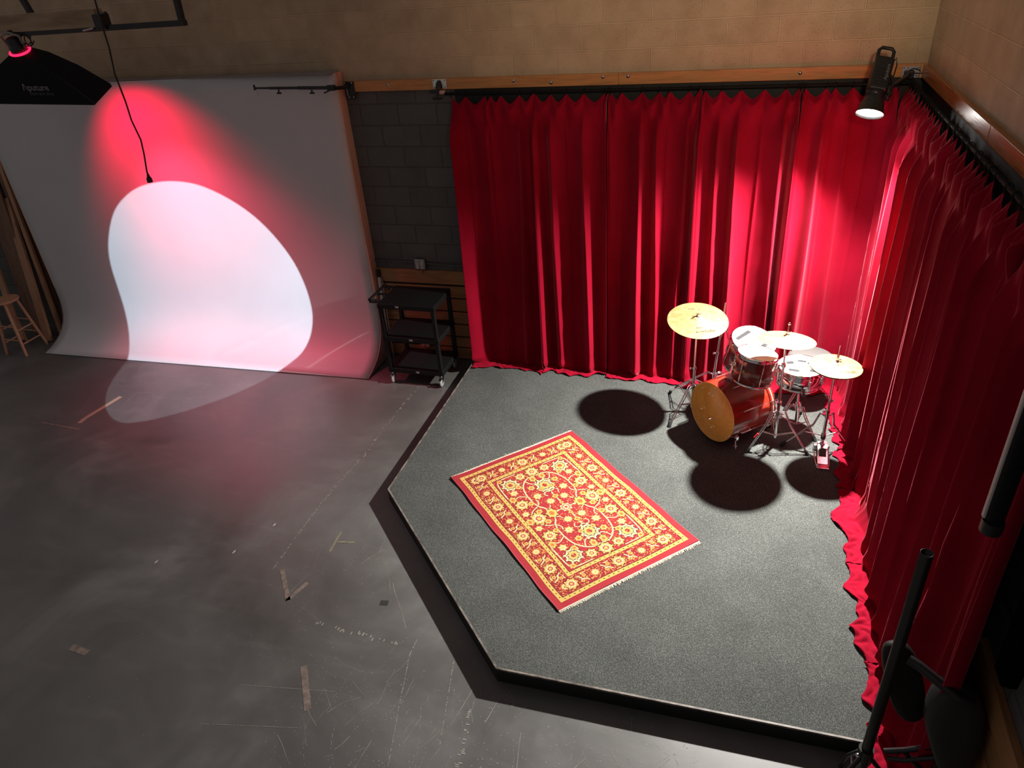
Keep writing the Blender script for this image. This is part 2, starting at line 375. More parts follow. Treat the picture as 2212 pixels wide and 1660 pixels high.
# ------------------------------------------------------------------ curtains
def smooth(a, b, x):
    t = min(1, max(0, (x-a)/(b-a))); return t*t*(3-2*t)
def nz(x, y=0, z=0): return noise.noise(V((x, y, z)))
def curtain(name, P0, dirv, nrm, s0, s1, hooks, ztop, seed, label, group, ridge=.105, sub=None, edge0=0., edge1=0.):
    """cloth hung from hooks; s runs along dirv, nrm points into the room"""
    P0 = V(P0); dirv = V(dirv); nrm = V(nrm)
    hk = sorted(h for h in hooks if s0-.001 <= h <= s1+.001)
    if hk[0] > s0+.02: hk = [s0]+hk
    if hk[-1] < s1-.02: hk.append(s1)
    rnd = random.Random(seed)
    # fold crests lower down: hook positions plus a few extra ones, drifting with height
    cr = []
    for a, b_ in zip(hk[:-1], hk[1:]):
        cr.append(a)
        if b_-a > .21: cr.append(a+(b_-a)*rnd.uniform(.4, .6))
    cr.append(hk[-1]); cr[0] = s0; cr[-1] = s1
    c_ = [cr[0]]
    for c in cr[1:-1]:
        if c-c_[-1] > rnd.uniform(.11, .22) and cr[-1]-c > .06: c_.append(c)
    cr = c_+[cr[-1]]
    amp = [rnd.uniform(.35, 1.65) for _ in cr]; base = [rnd.uniform(-.012, .045) for _ in cr]
    slope = [rnd.uniform(-.03, .03) for _ in cr]; slope[0] = slope[-1] = 0
    NS = max(30, int((s1-s0)/.0075)); drop = ztop-ZS; tail = .16
    qs = [0, .006, .012, .02, .03, .04, .052, .066, .08, .10, .12, .145, .17, .20, .24, .28]
    q = .28
    while q < drop-.30: q += .05; qs.append(q)
    while q < drop+tail: q += .0135; qs.append(q)
    verts = []; nq = len(qs)
    for i in range(NS+1):
        s = s0+(s1-s0)*i/NS
        # hooks interval
        j = 0
        while j < len(hk)-2 and s > hk[j+1]: j += 1
        a, b_ = hk[j], hk[j+1]; g = b_-a; t = (s-a)/g; h = math.sin(PI*min(1, max(0, t)))
        depth = .035+.05*(1-min(1, g/.26))+.015*math.sin(j*2.3+seed)
        sagz = (.035+.045*min(1, g/.2))*(.45*h+.55*(1-abs(2*t-1)))
        nh = min(s-a, b_-s)
        tailn = .06+.10*(.5+.5*nz(s*2.3+seed, 3.1))
        for q in qs:
            w = smooth(.02, .40, q)
            # low folds
            lo = 0.; c2 = [c+sl*smooth(.3, 2.6, q)*2 for c, sl in zip(cr, slope)]
            k = 0
            while k < len(c2)-2 and s > c2[k+1]: k += 1
            g2 = max(.02, c2[k+1]-c2[k]); t2 = min(1, max(0, (s-c2[k])/g2)); am = amp[k]*(1-t2)+amp[k+1]*t2
            sharp = .78+.22*math.sin(k*1.7+seed)
            v = abs(math.sin(PI*t2))**sharp if k % 3 else math.sin(PI*t2)**2
            fl = 1-.75*smooth(drop-.10, drop+.02, q)
            lo = fl*ridge*am*(1-v)*(.75+.6*smooth(.5, 2.7, q)) + base[k]*(1-t2)+base[k+1]*t2
            lo += .018*nz(s*3.5+seed, q*.45)+.012*math.sin(s*21+1.4*nz(s*2, q*.5+seed))*smooth(.3, 1.2, q)
            lo += .0035*nz(s*26, q*7+seed)*smooth(1.6, 2.6, q)
            hi = depth*h**.8*(.3+.7*smooth(0, .05, q))*(1-.35*smooth(.1, .3, q))
            d = .012+hi*(1-w)+lo*w+.02*w+.020*math.exp(-nh/.016)*w*(1-.6*smooth(1.2, 2.4, q))
            z = ztop-q
            z -= sagz*(1-smooth(0, .5, q))
            ext = 0.
            bend = drop-tailn+.02
            if q > bend-.09:
                u = q-(bend-.09)
                ext = (.5*u*u/.18 if u < .18 else .09+(u-.18))*(.75+.55*nz(s*2.2+seed, 7)+.18*nz(s*9+seed, 2))
                ext = max(0, ext)
                z = max(z, ZS+.006+abs(nz(s*13+seed, q*16))*.030*smooth(0, .12, u)+.004)
            if z < ZS+.006: z = ZS+.006
            ls = .010*nz(s*6+seed, q*.8+5)*w
            p = P0+dirv*(s+ls*min(1, (s-s0)/.05)*min(1, (s1-s)/.05))+nrm*(d+ext); p.z = z
            verts.append(p)
    fs = [(i*nq+k, i*nq+k+1, (i+1)*nq+k+1, (i+1)*nq+k) for i in range(NS) for k in range(nq-1)]
    root = thing(name, label, 'curtain', P0+dirv*((s0+s1)/2)+V((0, 0, ZS-P0.z)), group)
    m = MB(); m.add(verts, fs, True); o = m.build('cloth', VELVET, root)
    so = o.modifiers.new('thick', 'SOLIDIFY'); so.thickness = .003; so.offset = -1
    hm = MB()
    for h in hk:
        p = P0+dirv*h
        hm.tube([p+V((0, 0, ztop-P0.z-.012))+nrm*.014, p+V((0, 0, ztop-P0.z+.022))+nrm*.012, p+V((0, 0, 2.918-P0.z))+nrm*.002], .003, 6)
        hm.tube([p+V((0, 0, 2.905-P0.z))+(V((0, 0, 1))*math.cos(2*PI*k/12)+nrm*math.sin(2*PI*k/12))*.020 for k in range(12)], .0028, 6, closed=True)
    hm.build('hooks', RODM, root, kind='stuff')
    return root
HB = [-3.954, -3.812, -3.623, -3.569, -3.471, -3.292, -3.175, -3.144, -3.003, -2.86, -2.702, -2.517, -2.46, -2.367, -2.192, -2.043, -1.957, -1.792, -1.716, -1.666, -1.528, -1.376, -1.19, -1.022, -.926, -.877, -.717, -.655, -.522, -.36, -.214, -.07]
pan = [(-3.954, -3.160, 'dim red velvet curtain panel at the left end beside the dark wall'),
       (-3.155, -2.490, 'second red velvet panel from the left on the back wall'),
       (-2.485, -1.700, 'middle red velvet panel on the back wall, left of the large cymbal'),
       (-1.695, -.905, 'brightly lit red velvet panel on the back wall behind the tall toms'),
       (-.900, -.180, 'red velvet panel on the back wall under the corner lamp')]
for k, (a, b_, lab) in enumerate(pan):
    curtain('velvet_curtain', (0, -.12, 0), (1, 0, 0), (0, -1, 0), a, b_, HB, 2.885, 11+k*7, lab, 'red curtains along the back wall')
rnd = random.Random(3)
HR = []; y = .06
while y < 4.36: HR.append(y); y += rnd.choice([.09, .13, .16, .19, .11])
panr = [(.06, .90, 'red velvet panel on the right wall touching the lit corner'), (.905, 1.75, 'second red velvet panel from the corner on the right wall'),
        (1.755, 2.60, 'third red velvet panel from the corner on the right wall'), (2.605, 3.45, 'fourth red velvet panel from the corner on the right wall, behind the black pole'),
        (3.455, 4.34, 'nearest red velvet panel on the right wall, its hem lying in folds')]
for k, (a, b_, lab) in enumerate(panr):
    curtain('velvet_curtain', (-.10, 0, 0), (0, -1, 0), (-1, 0, 0), a, b_, HR, 2.885, 61+k*5, lab, 'red curtains along the right wall', ridge=.075)
rod = MB().cyl((-4.02, -.12, 2.905), (-.10, -.12, 2.905), .0125, 12).build('curtain_rod', RODM)
tag(rod, 'black curtain rod under the back wall beam', 'curtain rod')
rod = MB().cyl((-.10, -.105, 2.905), (-.10, -4.5, 2.905), .0125, 12).build('curtain_rod', RODM)
tag(rod, 'black curtain rod under the right wall beam', 'curtain rod')
# black sheet standing in for the deep shade past the red curtains
m = MB(); vs = []; 
for i in range(60):
    for j in range(20):
        y = -4.36-.10*i/59; z = 1.30+1.58*j/19; vs.append((-.07-.03*math.sin(i*.75)*(1+.2*math.sin(j*.3)), y, z))
m.add(vs, [(i*20+j, i*20+j+1, (i+1)*20+j+1, (i+1)*20+j) for i in range(59) for j in range(19)], True)
o = m.build('black_shade_sheet', mat('black_shade_sheet', (.003, .003, .003), .95, spec=.05)); tag(o, 'plain black sheet standing in for the shade beside the end of the red curtains on the right wall', 'curtain')
o.modifiers.new('t', 'SOLIDIFY').thickness = .004
# ------------------------------------------------------------------ white cyclorama with curved foot
PR = [(-.13, 3.12), (-.13, .62), (-.135, .52), (-.15, .42), (-.175, .33), (-.215, .25), (-.27, .18), (-.34, .12), (-.42, .075), (-.52, .035), (-.63, .008)]
XR, XL = -5.13, -9.63
def cy_off(x): return -.12*(XR-x)/(XR-XL)
cyc = thing('cyclorama', 'tall white backdrop wall curving out onto the floor, lit red and white', 'backdrop', (-7.4, -.3, 0))
nx_ = 40; vs = []; fs = []
prof = [(-.13, 3.12)]+[(-.13, 3.12-(3.12-.62)*k/16) for k in range(1, 17)]+PR[2:]
for i in range(nx_+1):
    x = XR+(XL-XR)*i/nx_
    for (y, z) in prof: vs.append((x, y+cy_off(x), z))
m_ = len(prof)
for i in range(nx_):
    for k in range(m_-1): fs.append((i*m_+k, i*m_+k+1, (i+1)*m_+k+1, (i+1)*m_+k))
cp = noisy('white_cyc_paint', (.60, .60, .61), (.64, .64, .65), 1.2, rough=.55)
o = MB().add(vs, fs, True).build('painted_surface', cp, cyc)
so = o.modifiers.new('t', 'SOLIDIFY'); so.thickness = .006; so.offset = 0
PLY = wood('bare_plywood', (.80, .50, .36), (.70, .42, .29), 'Z', 2., .6)
PLYG = noisy('grey_painted_ply', (.26, .22, .20), (.32, .27, .24), 5, rough=.7)
for x, nm in ((XR, 'side_panel'), (XL, 'side_panel')):
    yo = cy_off(x); poly = [(y+yo, z) for y, z in prof]
    t_ = .018*(1 if x == XR else -1)
    up = [(y, z) for y, z in poly if z > .62] + [(poly[0][0], .62)]
    M = Matrix(((0, 0, 1, x), (1, 0, 0, 0), (0, 1, 0, 0), (0, 0, 0, 1)))
    b0 = -.13+yo
    MB().prism([(-.004, 3.12), (b0, 3.12), (b0, .70), (-.004, .70)], M, t_).build('upper_side_panel', PLY, cyc)
    low = [(-.004, .70), (b0, .70)]+[(y+yo, z) for y, z in PR[2:]]+[(-.004, .008)]
    MB().prism(low, M, t_).build('curved_gusset', PLYG, cyc)
MB().box(((XR+XL)/2, -.10, 3.123), (XR-XL, .16, .006), bev=.002).build('top_board', PLYG, cyc)

# ------------------------------------------------------------------ wooden boards leaning left of the backdrop
def board(foot, top, w, th, m, lab):
    f, t = V(foot), V(top); d = t-f; L = d.length; d.normalize()
    x = V((1, 0, 0)); x = (x-d*x.dot(d)).normalized(); y = d.cross(x)
    R = Matrix((x, y, d)).transposed()
    o = MB().box((f+t)/2, (w, th, L), R, bev=.002).build('lumber_board', m); tag(o, lab, 'board', 'boards leaning beside the backdrop'); return o
board((-9.88, -.45, .012), (-10.06, -.06, 1.80), .115, .036, LUMBER, 'pale board leaning at the wall, brightest of the stack behind the stool')
board((-9.80, -.30, .012), (-9.93, -.04, 2.25), .06, .036, LUMBER, 'narrow pale board leaning tightly along the left edge of the white backdrop')
board((-10.03, -.36, .012), (-10.16, -.03, 2.30), .16, .022, LUMBERD, 'wide dark board leaning just left of the brightest pale board')
board((-9.86, -.18, .012), (-10.0, -.014, 2.45), .15, .022, LUMBERD, 'tall dark board between the pale board and the backdrop')
board((-10.20, -.30, .012), (-10.32, -.04, 2.1), .16, .022, LUMBERD, 'dark board farthest left, behind the wooden stool')
board((-10.30, -.50, .012), (-10.62, -.06, 1.75), .09, .030, LUMBER, 'pale board leaning at the left picture edge above the stool')

# ------------------------------------------------------------------ bar stool
SW = wood('stool_wood', (.66, .34, .20), (.50, .25, .14), 'Z', 4, .5)
sx, sy, sz = -10.01, -.68, .68
stl = thing('bar_stool', 'plain round-topped wooden stool beside the leaning boards', 'stool', (sx, sy, 0))
M = Matrix.Translation((sx, sy, sz))
MB().lathe([(0, 0), (.14, 0), (.158, .006), (.165, .016), (.160, .028), (.14, .033), (.05, .028), (0, .027)], M, 40).build('seat', SW, stl)
ft = {}
for i, (a, b_) in enumerate([(-1, -1), (1, -1), (1, 1), (-1, 1)]):
    p0 = V((sx+a*.165, sy+b_*.165, 0)); p1 = V((sx+a*.085, sy+b_*.085, sz+.003)); ft[i] = (p0, p1)
    MB().tube([p0, p0.lerp(p1, .5), p1], [.0165, .019, .0165], 14).build('leg', SW, stl)
for i in range(4):
    for h in ((.30, .56) if i % 2 == 0 else (.22, .48)):
        a0, a1 = ft[i]; b0, b1 = ft[(i+1) % 4]
        MB().tube([a0.lerp(a1, h), b0.lerp(b1, h)], .009, 10).build('rung', SW, stl)

# ------------------------------------------------------------------ utility cart
ct = thing('utility_cart', 'black three-shelf utility cart with white casters in front of the slatted wall', 'cart', (-4.51, -.40, 0))
CB = mat('cart_plastic', (.0075, .0075, .008), .5, spec=.35)
cx0, cx1, cy0, cy1 = -4.80, -4.21, -.63, -.19
def shelf(z, nm):
    m = MB(); cx, cy = (cx0+cx1)/2, (cy0+cy1)/2
    m.box((cx, cy, z), (cx1-cx0+.04, cy1-cy0+.04, .018), bev=.006)
    for y in (cy0-.015, cy1+.015): m.box((cx, y, z-.02), (cx1-cx0+.05, .012, .05), bev=.004)
    for x in (cx0-.02, cx1+.02): m.box((x, cy, z-.02), (.012, cy1-cy0+.04, .05), bev=.004)
    return m.build(nm, CB, ct)
s3 = shelf(.95, 'top_shelf'); s2 = shelf(.57, 'middle_shelf'); s1 = shelf(.185, 'bottom_shelf')
LBL = mat('label_white', (.45, .42, .42), .5)
for z, par, x in ((.935, s3, -4.60), (.555, s2, -4.50), (.165, s1, -4.48)):
    MB().box((x, cy0-.0225, z), (.036, .003, .018)).build('sticker', LBL, par)
for x in (cx0, cx1):
    for y in (cy0, cy1):
        MB().box((x, y, .56), (.042, .042, .74), bev=.006).build('upright', CB, ct)
for z in (.38, .77): pass
hd = MB().tube([(-4.86, -.55, .95), (-4.90, -.60, .965), (-4.93, -.60, .975), (-4.93, -.22, .975), (-4.90, -.22, .965), (-4.86, -.27, .95)], .016, 10)
hd.build('handle', CB, ct)
for y, w_ in ((-.41, .035), (-.60, .05), (-.22, .05)): MB().box((-4.875, y, .958), (.10, w_, .014), bev=.004).build('handle_bracket', CB, ct)
WHT = mat('caster_tyre', (.36, .36, .36), .5)
for x in (cx0+.01, cx1-.01):
    for y in (cy0+.01, cy1-.01):
        MX = frame((x-.012, y-.008, .055), (1, 0, 0))
        w = MB().lathe([(.012, 0), (.035, 0), (.048, .004), (.052, .012), (.048, .020), (.035, .024), (.012, .024)], MX, 28).build('caster_wheel', WHT, ct)
        f = MB(); f.box((x, y, .118), (.040, .05, .006)); f.box((x-.017, y-.004, .088), (.003, .035, .065)); f.box((x+.017, y-.004, .088), (.003, .035, .065))
        f.tube([(x, y, .12), (x, y, .155)], .012, 12); f.box((x, y-.045, .105), (.03, .03, .004), Euler((.4, 0, 0)).to_matrix()); f.build('caster_fork', CHROME, w)

# silver light-stand tube leaning behind the cart
tb = thing('leaning_tube', 'pale metal tube with black cap leaning between backdrop edge and cart', 'pole', (-5.06, -.10, 0))
MB().tube([(-5.055, -.17, 0.0), (-5.07, -.06, 1.0)], .019, 16).build('tube', mat('pale_tube', (.55, .52, .54), .4), tb)
MB().tube([(-5.07, -.06, 1.0), (-5.072, -.052, 1.08)], .022, 16).build('end_cap', BLACK, tb)
MB().tube([(-5.02, -.14, 0.0), (-5.04, -.055, .98)], .006, 8).build('thin_rod', STEEL, tb)

# ------------------------------------------------------------------ black folding arm on the back beam
ar = thing('boom_mount', 'black telescopic wall arm reaching left across the backdrop top', 'mounting arm', (-5.03, -.05, 2.95))
MB().box((-5.035, -.047, 2.945), (.105, .014, .165), bev=.004).build('mount_plate', BLACKM, ar)
for (x, z) in ((-5.075, 3.015), (-5.0, 3.015), (-5.0, 2.885), (-5.05, 2.885)):
    MB().lathe([(0, .004), (.006, .004), (.007, 0)], frame((x, -.0545, z), (0, -1, 0)), 12).build('screw', CHROME, ar)
MB().tube([(-5.06, -.060, 3.005), (-5.055, -.060, 2.90)], .004, 8).build('pin', STEEL, ar)
yb = -.24
MB().tube([(-5.04, -.06, 2.985), (-5.08, -.12, 2.985), (-5.10, yb, 3.0)], .018, 12).build('hinge_block', BLACKM, ar)
MB().box((-5.12, yb, 3.005), (.08, .04, .05), bev=.005).build('clamp', BLACKM, ar)
MB().tube([(-5.08, yb, 3.005), (-5.48, yb, 3.012)], .0165, 14).build('outer_tube', BLACKM, ar)
MB().tube([(-5.44, yb, 3.012), (-5.80, yb, 3.018)], .013, 14).build('middle_tube', BLACKM, ar)
MB().tube([(-5.76, yb, 3.018), (-5.965, yb, 3.022)], .0095, 14).build('inner_tube', BLACKM, ar)
for x, zz in ((-5.335, 2.985), (-5.70, 2.992)):
    k = MB().tube([(x, yb, zz+.015), (x, yb, zz-.015)], .008, 10).build('lock_stem', BLACKM, ar)
    MB().tube([(x-.022, yb, zz-.022), (x+.022, yb, zz-.022)], .009, 10).build('wing_knob', BLACKM, k)
MB().box((-5.965, yb, 3.028), (.012, .02, .05), bev=.003).build('end_hook', BLACKM, ar)
MB().tube([(-5.945, yb, 3.01), (-5.945, yb, 2.955)], .004, 8).build('spigot', STEEL, ar)
MB().tube([(-5.13, yb, 2.985), (-5.19, yb-.03, 2.965)], .007, 8).build('lever', BLACKM, ar)

# white plate with black clamp left of the curtain
wp = thing('clamp_mount', 'white steel plate holding a black T-handled clamp left of the curtain top', 'clamp', (-4.09, -.05, 2.98))
PW = mat('white_plate', (.80, .86, .86), .35)
MB().box((-4.09, -.043, 2.982), (.135, .006, .082), bev=.003).build('plate', PW, wp)
for (x, z) in ((-4.145, 3.013), (-4.145, 2.953), (-4.036, 3.013), (-4.036, 2.953)):
    MB().lathe([(0, .002), (.005, .002), (.005, 0)], frame((x, -.0462, z), (0, -1, 0)), 10).build('screw', BLACK, wp)
MB().tube([(-4.09, -.05, 3.01), (-4.09, -.062, 2.985), (-4.09, -.068, 2.945)], [.016, .028, .034], 16).build('clamp_body', BLACKM, wp)
MB().box((-4.12, -.075, 2.922), (.115, .03, .028), bev=.005).build('jaw', BLACKM, wp)
MB().tube([(-4.11, -.08, 2.91), (-4.11, -.085, 2.868)], .008, 12).build('screw_stem', BLACKM, wp)
MB().tube([(-4.155, -.085, 2.862), (-4.065, -.085, 2.862)], .011, 12).build('t_handle', BLACKM, wp)
MB().tube([(-4.075, -.09, 2.915), (-4.02, -.09, 2.912)], .021, 16).build('copper_collar', mat('copper', (.75, .42, .33), .35, .8), wp)

# ------------------------------------------------------------------ corner lamp
lp = thing('studio_lamp', 'black studio spotlight hanging in the corner above the drum kit, switched on', 'lamp', LAMP)
A = -LAMP_DIR                    # axis pointing up out of the reflector
# the body leans: axis from reflector to tail
AX = V((.19, .60, 1)).normalized()
ML = frame(LAMP, AX, up=(0, 1, 0))
MB().lathe([(.098, -.012), (.100, -.004), (.094, 0), (.078, .075), (.058, .118), (.056, .12), (.076, .074), (.090, 0), (.096, -.010)], ML, 56, closed=True).build('reflector', mat('reflector_black', (.02, .02, .02), .35), lp)
MB().lathe([(.0, .10), (.05, .10), (.05, .112), (0, .112)], ML, 40).build('reflector_back', BLACKM, lp)
MB().disc(ML, .0885, .004, 48).build('lens', mat('lamp_lens', (1, 1, 1), .5, emit=(1, .98, .93), estr=60), lp)
MB().lathe([(.060, .118), (.066, .124), (.066, .150), (.058, .156), (0, .156)], ML, 40).build('bayonet_ring', BLACKM, lp)
XL_, YL_, ZL_ = ML.to_3x3().col
RL = ML.to_3x3()
bc = LAMP+AX*.27
MB().box(bc, (.125, .125, .24), RL, bev=.016).build('lamp_body', BLACK, lp)
for k in range(7): pass
fin = MB()
for k in range(6): fin.box(LAMP+AX*(.19+.022*k)-YL_*.0655, (.10, .004, .008), RL)
fin.build('cooling_fins', BLACKM, lp, kind='stuff')
hb = LAMP+AX*.40
hp_ = [V(p) for p in [(-.052, 0, -.02), (-.052, 0, .055), (-.034, 0, .075), (.034, 0, .075), (.052, 0, .055), (.052, 0, -.02)]]
MB().tube([hb+RL@p for p in hp_], .0125, 12).build('carry_handle', BLACK, lp)
MB().box(hb+RL@V((0, 0, -.01)), (.118, .06, .03), RL, bev=.006).build('tail_plate', BLACK, lp)
yk = MB()
yk.tube([bc-XL_*.0+XL_*.07+AX*.02, bc+XL_*.10-AX*.03, bc+XL_*.105-AX*.12, bc+XL_*.09-AX*.17], .011, 10); yk.build('yoke', BLACKM, lp)
MB().sphere(bc+XL_*.085-AX*.13, .028, 10).build('swivel', BLACKM, lp)
MB().tube([bc+XL_*.085-AX*.13, bc+XL_*.085-AX*.13-YL_*.05], .012, 10).build('tilt_knob', BLACKM, lp)
arm0 = bc+XL_*.085-AX*.13
MB().tube([arm0, arm0+V((.05, .20, .03)), V((-.13, -.09, 2.955))], .0155, 14).build('support_arm', BLACKM, lp)
MB().box((-.13, -.065, 2.955), (.07, .05, .06), bev=.008).build('arm_clamp', BLACKM, lp)
Mt = Matrix.Translation(bc-YL_*.0672+XL_*.028+AX*.01) @ (Matrix((AX, -XL_, -YL_)).transposed().to_4x4())
text('Aputure', 'maker_name', Mt, .034, mat('logo_grey', (.22, .22, .22), .5), lp)
MB().tube([hb+RL@V((.06, .03, -.03)), hb+RL@V((.085, .03, .03)), hb+RL@V((.10, .03, -.02)), hb+RL@V((.095, .02, -.14)), bc+XL_*.10-AX*.05], .0045, 8).build('power_lead', BLACK, lp)
cpv = thing('corner_plate', 'perforated metal plate screwed on the beam in the corner behind the lamp', 'plate', (-.11, -.045, 2.97))
MB().box((-.115, -.043, 2.968), (.125, .006, .085), bev=.002).build('plate', mat('violet_steel', (.42, .40, .50), .4, .4), cpv)
for x in (-.168, -.140, -.075, -.06):
    for z in (3.0, 2.94): MB().lathe([(0, .0015), (.004, .0015), (.004, 0)], frame((x, -.046, z), (0, -1, 0)), 10).build('hole', BLACK, cpv)
o = MB().tube([(-.16, -.055, 2.95), (-.13, -.06, 2.985), (-.10, -.056, 2.996), (-.06, -.053, 2.985), (-.04, -.06, 2.96), (-.09, -.056, 2.962), (-.15, -.060, 2.948)], .0045, 8).build('lamp_cable', BLACK)
tag(o, 'black cable looped in front of the corner plate', 'cable')
o = MB().box((-.035, -.046, 2.975), (.03, .014, .10), bev=.002).build('wood_block', wood('pale_block', (.75, .42, .16), (.6, .32, .1), 'Z', 4)); tag(o, 'small upright pale wood block in the beam corner', 'block')

# ------------------------------------------------------------------ strip softbox, top left
RS = Euler((math.radians(22.156), math.radians(1.953), math.radians(2.096)), 'XYZ').to_matrix()
RS = Matrix.Rotation(math.radians(2.096), 3, 'Z') @ Matrix.Rotation(math.radians(1.953), 3, 'Y') @ Matrix.Rotation(math.radians(22.156), 3, 'X')
sb = thing('strip_softbox', 'long black strip softbox with red light at its neck, top left', 'softbox', NECK)
def SBp(x, y, z): return NECK+RS@V((x, y, z))
SBM = mat('softbox_cloth', (.0035, .0035, .005), .75, spec=.25)
SIL = mat('softbox_silver', (.6, .6, .6), .35, .6)
W2, H2, D2 = .6, .15, .4
vs = []; ring = [(-1, -1), (1, -1), (1, 1), (-1, 1)]
lv = [(.085, .07, 0), (.20, .095, -.055), (.40, .125, -.20), (W2, H2, -D2), (W2, H2, -D2-.03)]
for (a, b_, c) in lv:
    for (i, j) in ring: vs.append(SBp(i*a, j*b_, c))
fs = []
for k in range(len(lv)-1):
    for i in range(4): fs.append((k*4+i, k*4+(i+1) % 4, (k+1)*4+(i+1) % 4, (k+1)*4+i))
o = MB().add(vs, fs).build('cloth_shell', SBM, sb); so = o.modifiers.new('t', 'SOLIDIFY'); so.thickness = .004; so.offset = 1
for i, (a, b_) in enumerate(ring):
    MB().tube([SBp(a*l[0]*1.004, b_*l[1]*1.004, l[2]) for l in lv], .0028, 6).build('corner_seam', mat('seam_grey', (.03, .03, .033), .6), sb)
MB().tube([SBp(.095*math.cos(t), .078*math.sin(t), .012) for t in [2*PI*k/28 for k in range(28)]], .010, 10, closed=True).build('speed_ring', mat('red_lit_ring', (.6, .02, .05), .3, emit=(1, .01, .06), estr=3.0), sb)
MB().lathe([(.055, .0), (.075, .01), (.07, .06), (.055, .07), (.052, .13), (0, .13)], Matrix.Translation(NECK)@RS.to_4x4(), 32).build('lamp_head', BLACK, sb)
yk = MB().tube([SBp(-.09, 0, .05), SBp(-.10, 0, .15), SBp(0, 0, .185), SBp(.10, 0, .15), SBp(.09, 0, .05)], .011, 10).build('yoke', mat('yoke_grey', (.25, .22, .2), .45), sb)
MB().tube([SBp(0, 0, .18), V((-7.66, -1.16, 3.70))], .018, 12).build('hanging_clamp', BLACKM, sb)
LG = mat('softbox_print', (.30, .29, .31), .6)
fn = (RS@V((0, -(D2-.20), -(H2-.125)))).normalized()
p_mid = SBp(.10, -.139, -.275); ey = (SBp(.1, -.15, -.4)-SBp(.1, -.125, -.20)).normalized(); ex_ = (RS@V((1, 0, 0))).normalized(); nn = ex_.cross(-ey).normalized()
if nn.dot(V((-1.29, -6.8, 4.0))-NECK) < 0: nn = -nn
Mx = Matrix((ex_, -ey, nn)).transposed().to_4x4()
text('\u039bputure', 'brand_print', Matrix.Translation(SBp(.05, -.1355, -.265)+nn*.006) @ Mx, .088, LG, sb)
text('LIGHT BOX 30120', 'size_print', Matrix.Translation(SBp(.085, -.1415, -.325)+nn*.006) @ Mx, .034, mat('softbox_print_dim', (.10, .10, .11), .6), sb)
# tangle of cable by the yoke
for k, (dx, lab) in enumerate([(.0, 'coil of thin black cable hanging beside the softbox neck')]):
    pts = []
    for i in range(60):
        t = i/59*6*PI; pts.append(NECK+V((.14+.055*math.cos(t)+.02*math.sin(t*.37), -.02+.02*math.sin(t*.7), .10+.045*math.sin(t)+.01*math.cos(t*.5))))
    o = MB().tube(pts, .005, 7).build('cable_coil', BLACK); tag(o, lab, 'cable')
# overhead timber and black metal frame
o = MB().box((-7.78, -1.15, 3.765), (2.2, .09, .14), bev=.004).build('ceiling_timber', noisy('dusty_timber', (.26, .17, .10), (.40, .28, .17), 3, rough=.7, stretch=(1, 6, 6))); tag(o, 'pale wooden beam hanging at the top left above the softbox', 'beam')
fr = thing('metal_frame', 'black square-tube frame hanging past the end of the overhead timber', 'frame', (-6.4, -1.16, 3.7))
MB().box((-6.75, -1.16, 3.684), (1.86, .045, .045), Matrix.Rotation(math.radians(-.2), 3, 'Y'), bev=.004).build('rail', BLACKM, fr)
MB().box((-5.84, -1.16, 4.05), (.045, .045, .70), Matrix.Rotation(math.radians(2), 3, 'Y'), bev=.004).build('upright', BLACKM, fr)
MB().box((-7.52, -1.10, 4.0), (.045, .045, .50), Matrix.Rotation(math.radians(-18), 3, 'Y'), bev=.004).build('upright', BLACKM, fr)
MB().box((-6.66, -1.165, 3.735), (.10, .10, .12), bev=.01).build('clamp', BLACKM, fr)
MB().tube([(-6.62, -1.20, 3.79), (-6.55, -1.21, 3.80)], .012, 10).build('clamp_handle', BLACKM, fr)
MB().tube([(-6.86, -1.20, 3.675), (-6.74, -1.20, 3.69)], .008, 8).build('pin', STEEL, fr)
# hanging cable
hc = thing('hanging_cable', 'thin black cable hanging in front of the red spot, ending in a plug', 'cable', (-6.55, -1.32, 3.0))
MB().tube([(-6.534, -1.3, 4.25), (-6.534, -1.3, 3.90), (-6.546, -1.3, 3.695), (-6.546, -1.3, 3.553), (-6.578, -1.3, 3.335), (-6.560, -1.3, 3.106), (-6.562, -1.3, 2.949), (-6.529, -1.3, 2.78), (-6.545, -1.3, 2.65), (-6.577, -1.3, 2.497), (-6.577, -1.3, 2.47)], .0075, 10).build('cord', BLACK, hc)
MB().tube([(-6.577, -1.3, 2.475), (-6.577, -1.3, 2.45), (-6.578, -1.3, 2.43), (-6.579, -1.3, 2.395)], [.009, .014, .024, .026], 14).build('plug', BLACK, hc)

# ------------------------------------------------------------------ projector with shape mask (its beam draws the white form)
pj = thing('profile_projector', 'black profile projector above and left of the camera, throwing the white shape', 'projector', GOBO-GOBO_AX*.1)
ax = GOBO_AX; pu = ax.cross(V((0, 0, 1))).normalized(); pv = pu.cross(ax)
ST_ = [(0.0265,-0.0293),(0.0312,-0.0270),(0.0361,-0.0240),(0.0400,-0.0194),(0.0428,-0.0135),(0.0442,-0.0074),(0.0443,0.0008),(0.0426,0.0104),(0.0388,0.0196),(0.0338,0.0277),(0.0283,0.0339),(0.0211,0.0398),(0.0134,0.0441),(0.0046,0.0462),(-0.0036,0.0462),(-0.0102,0.0445),(-0.0167,0.0404),(-0.0209,0.0352),(-0.0245,0.0276),(-0.0260,0.0204),(-0.0262,0.0113),(-0.0264,0.0029),(-0.0270,-0.0053),(-0.0282,-0.0126),(-0.0305,-0.0155),(-0.0330,-0.0192),(-0.0351,-0.0238),(-0.0352,-0.0290),(-0.0332,-0.0335),(-0.0290,-0.0366),(-0.0216,-0.0378),(-0.0118,-0.0376),(-0.0018,-0.0366),(0.0099,-0.0347),(0.0199,-0.0320)]
sm = []; n = len(ST_)
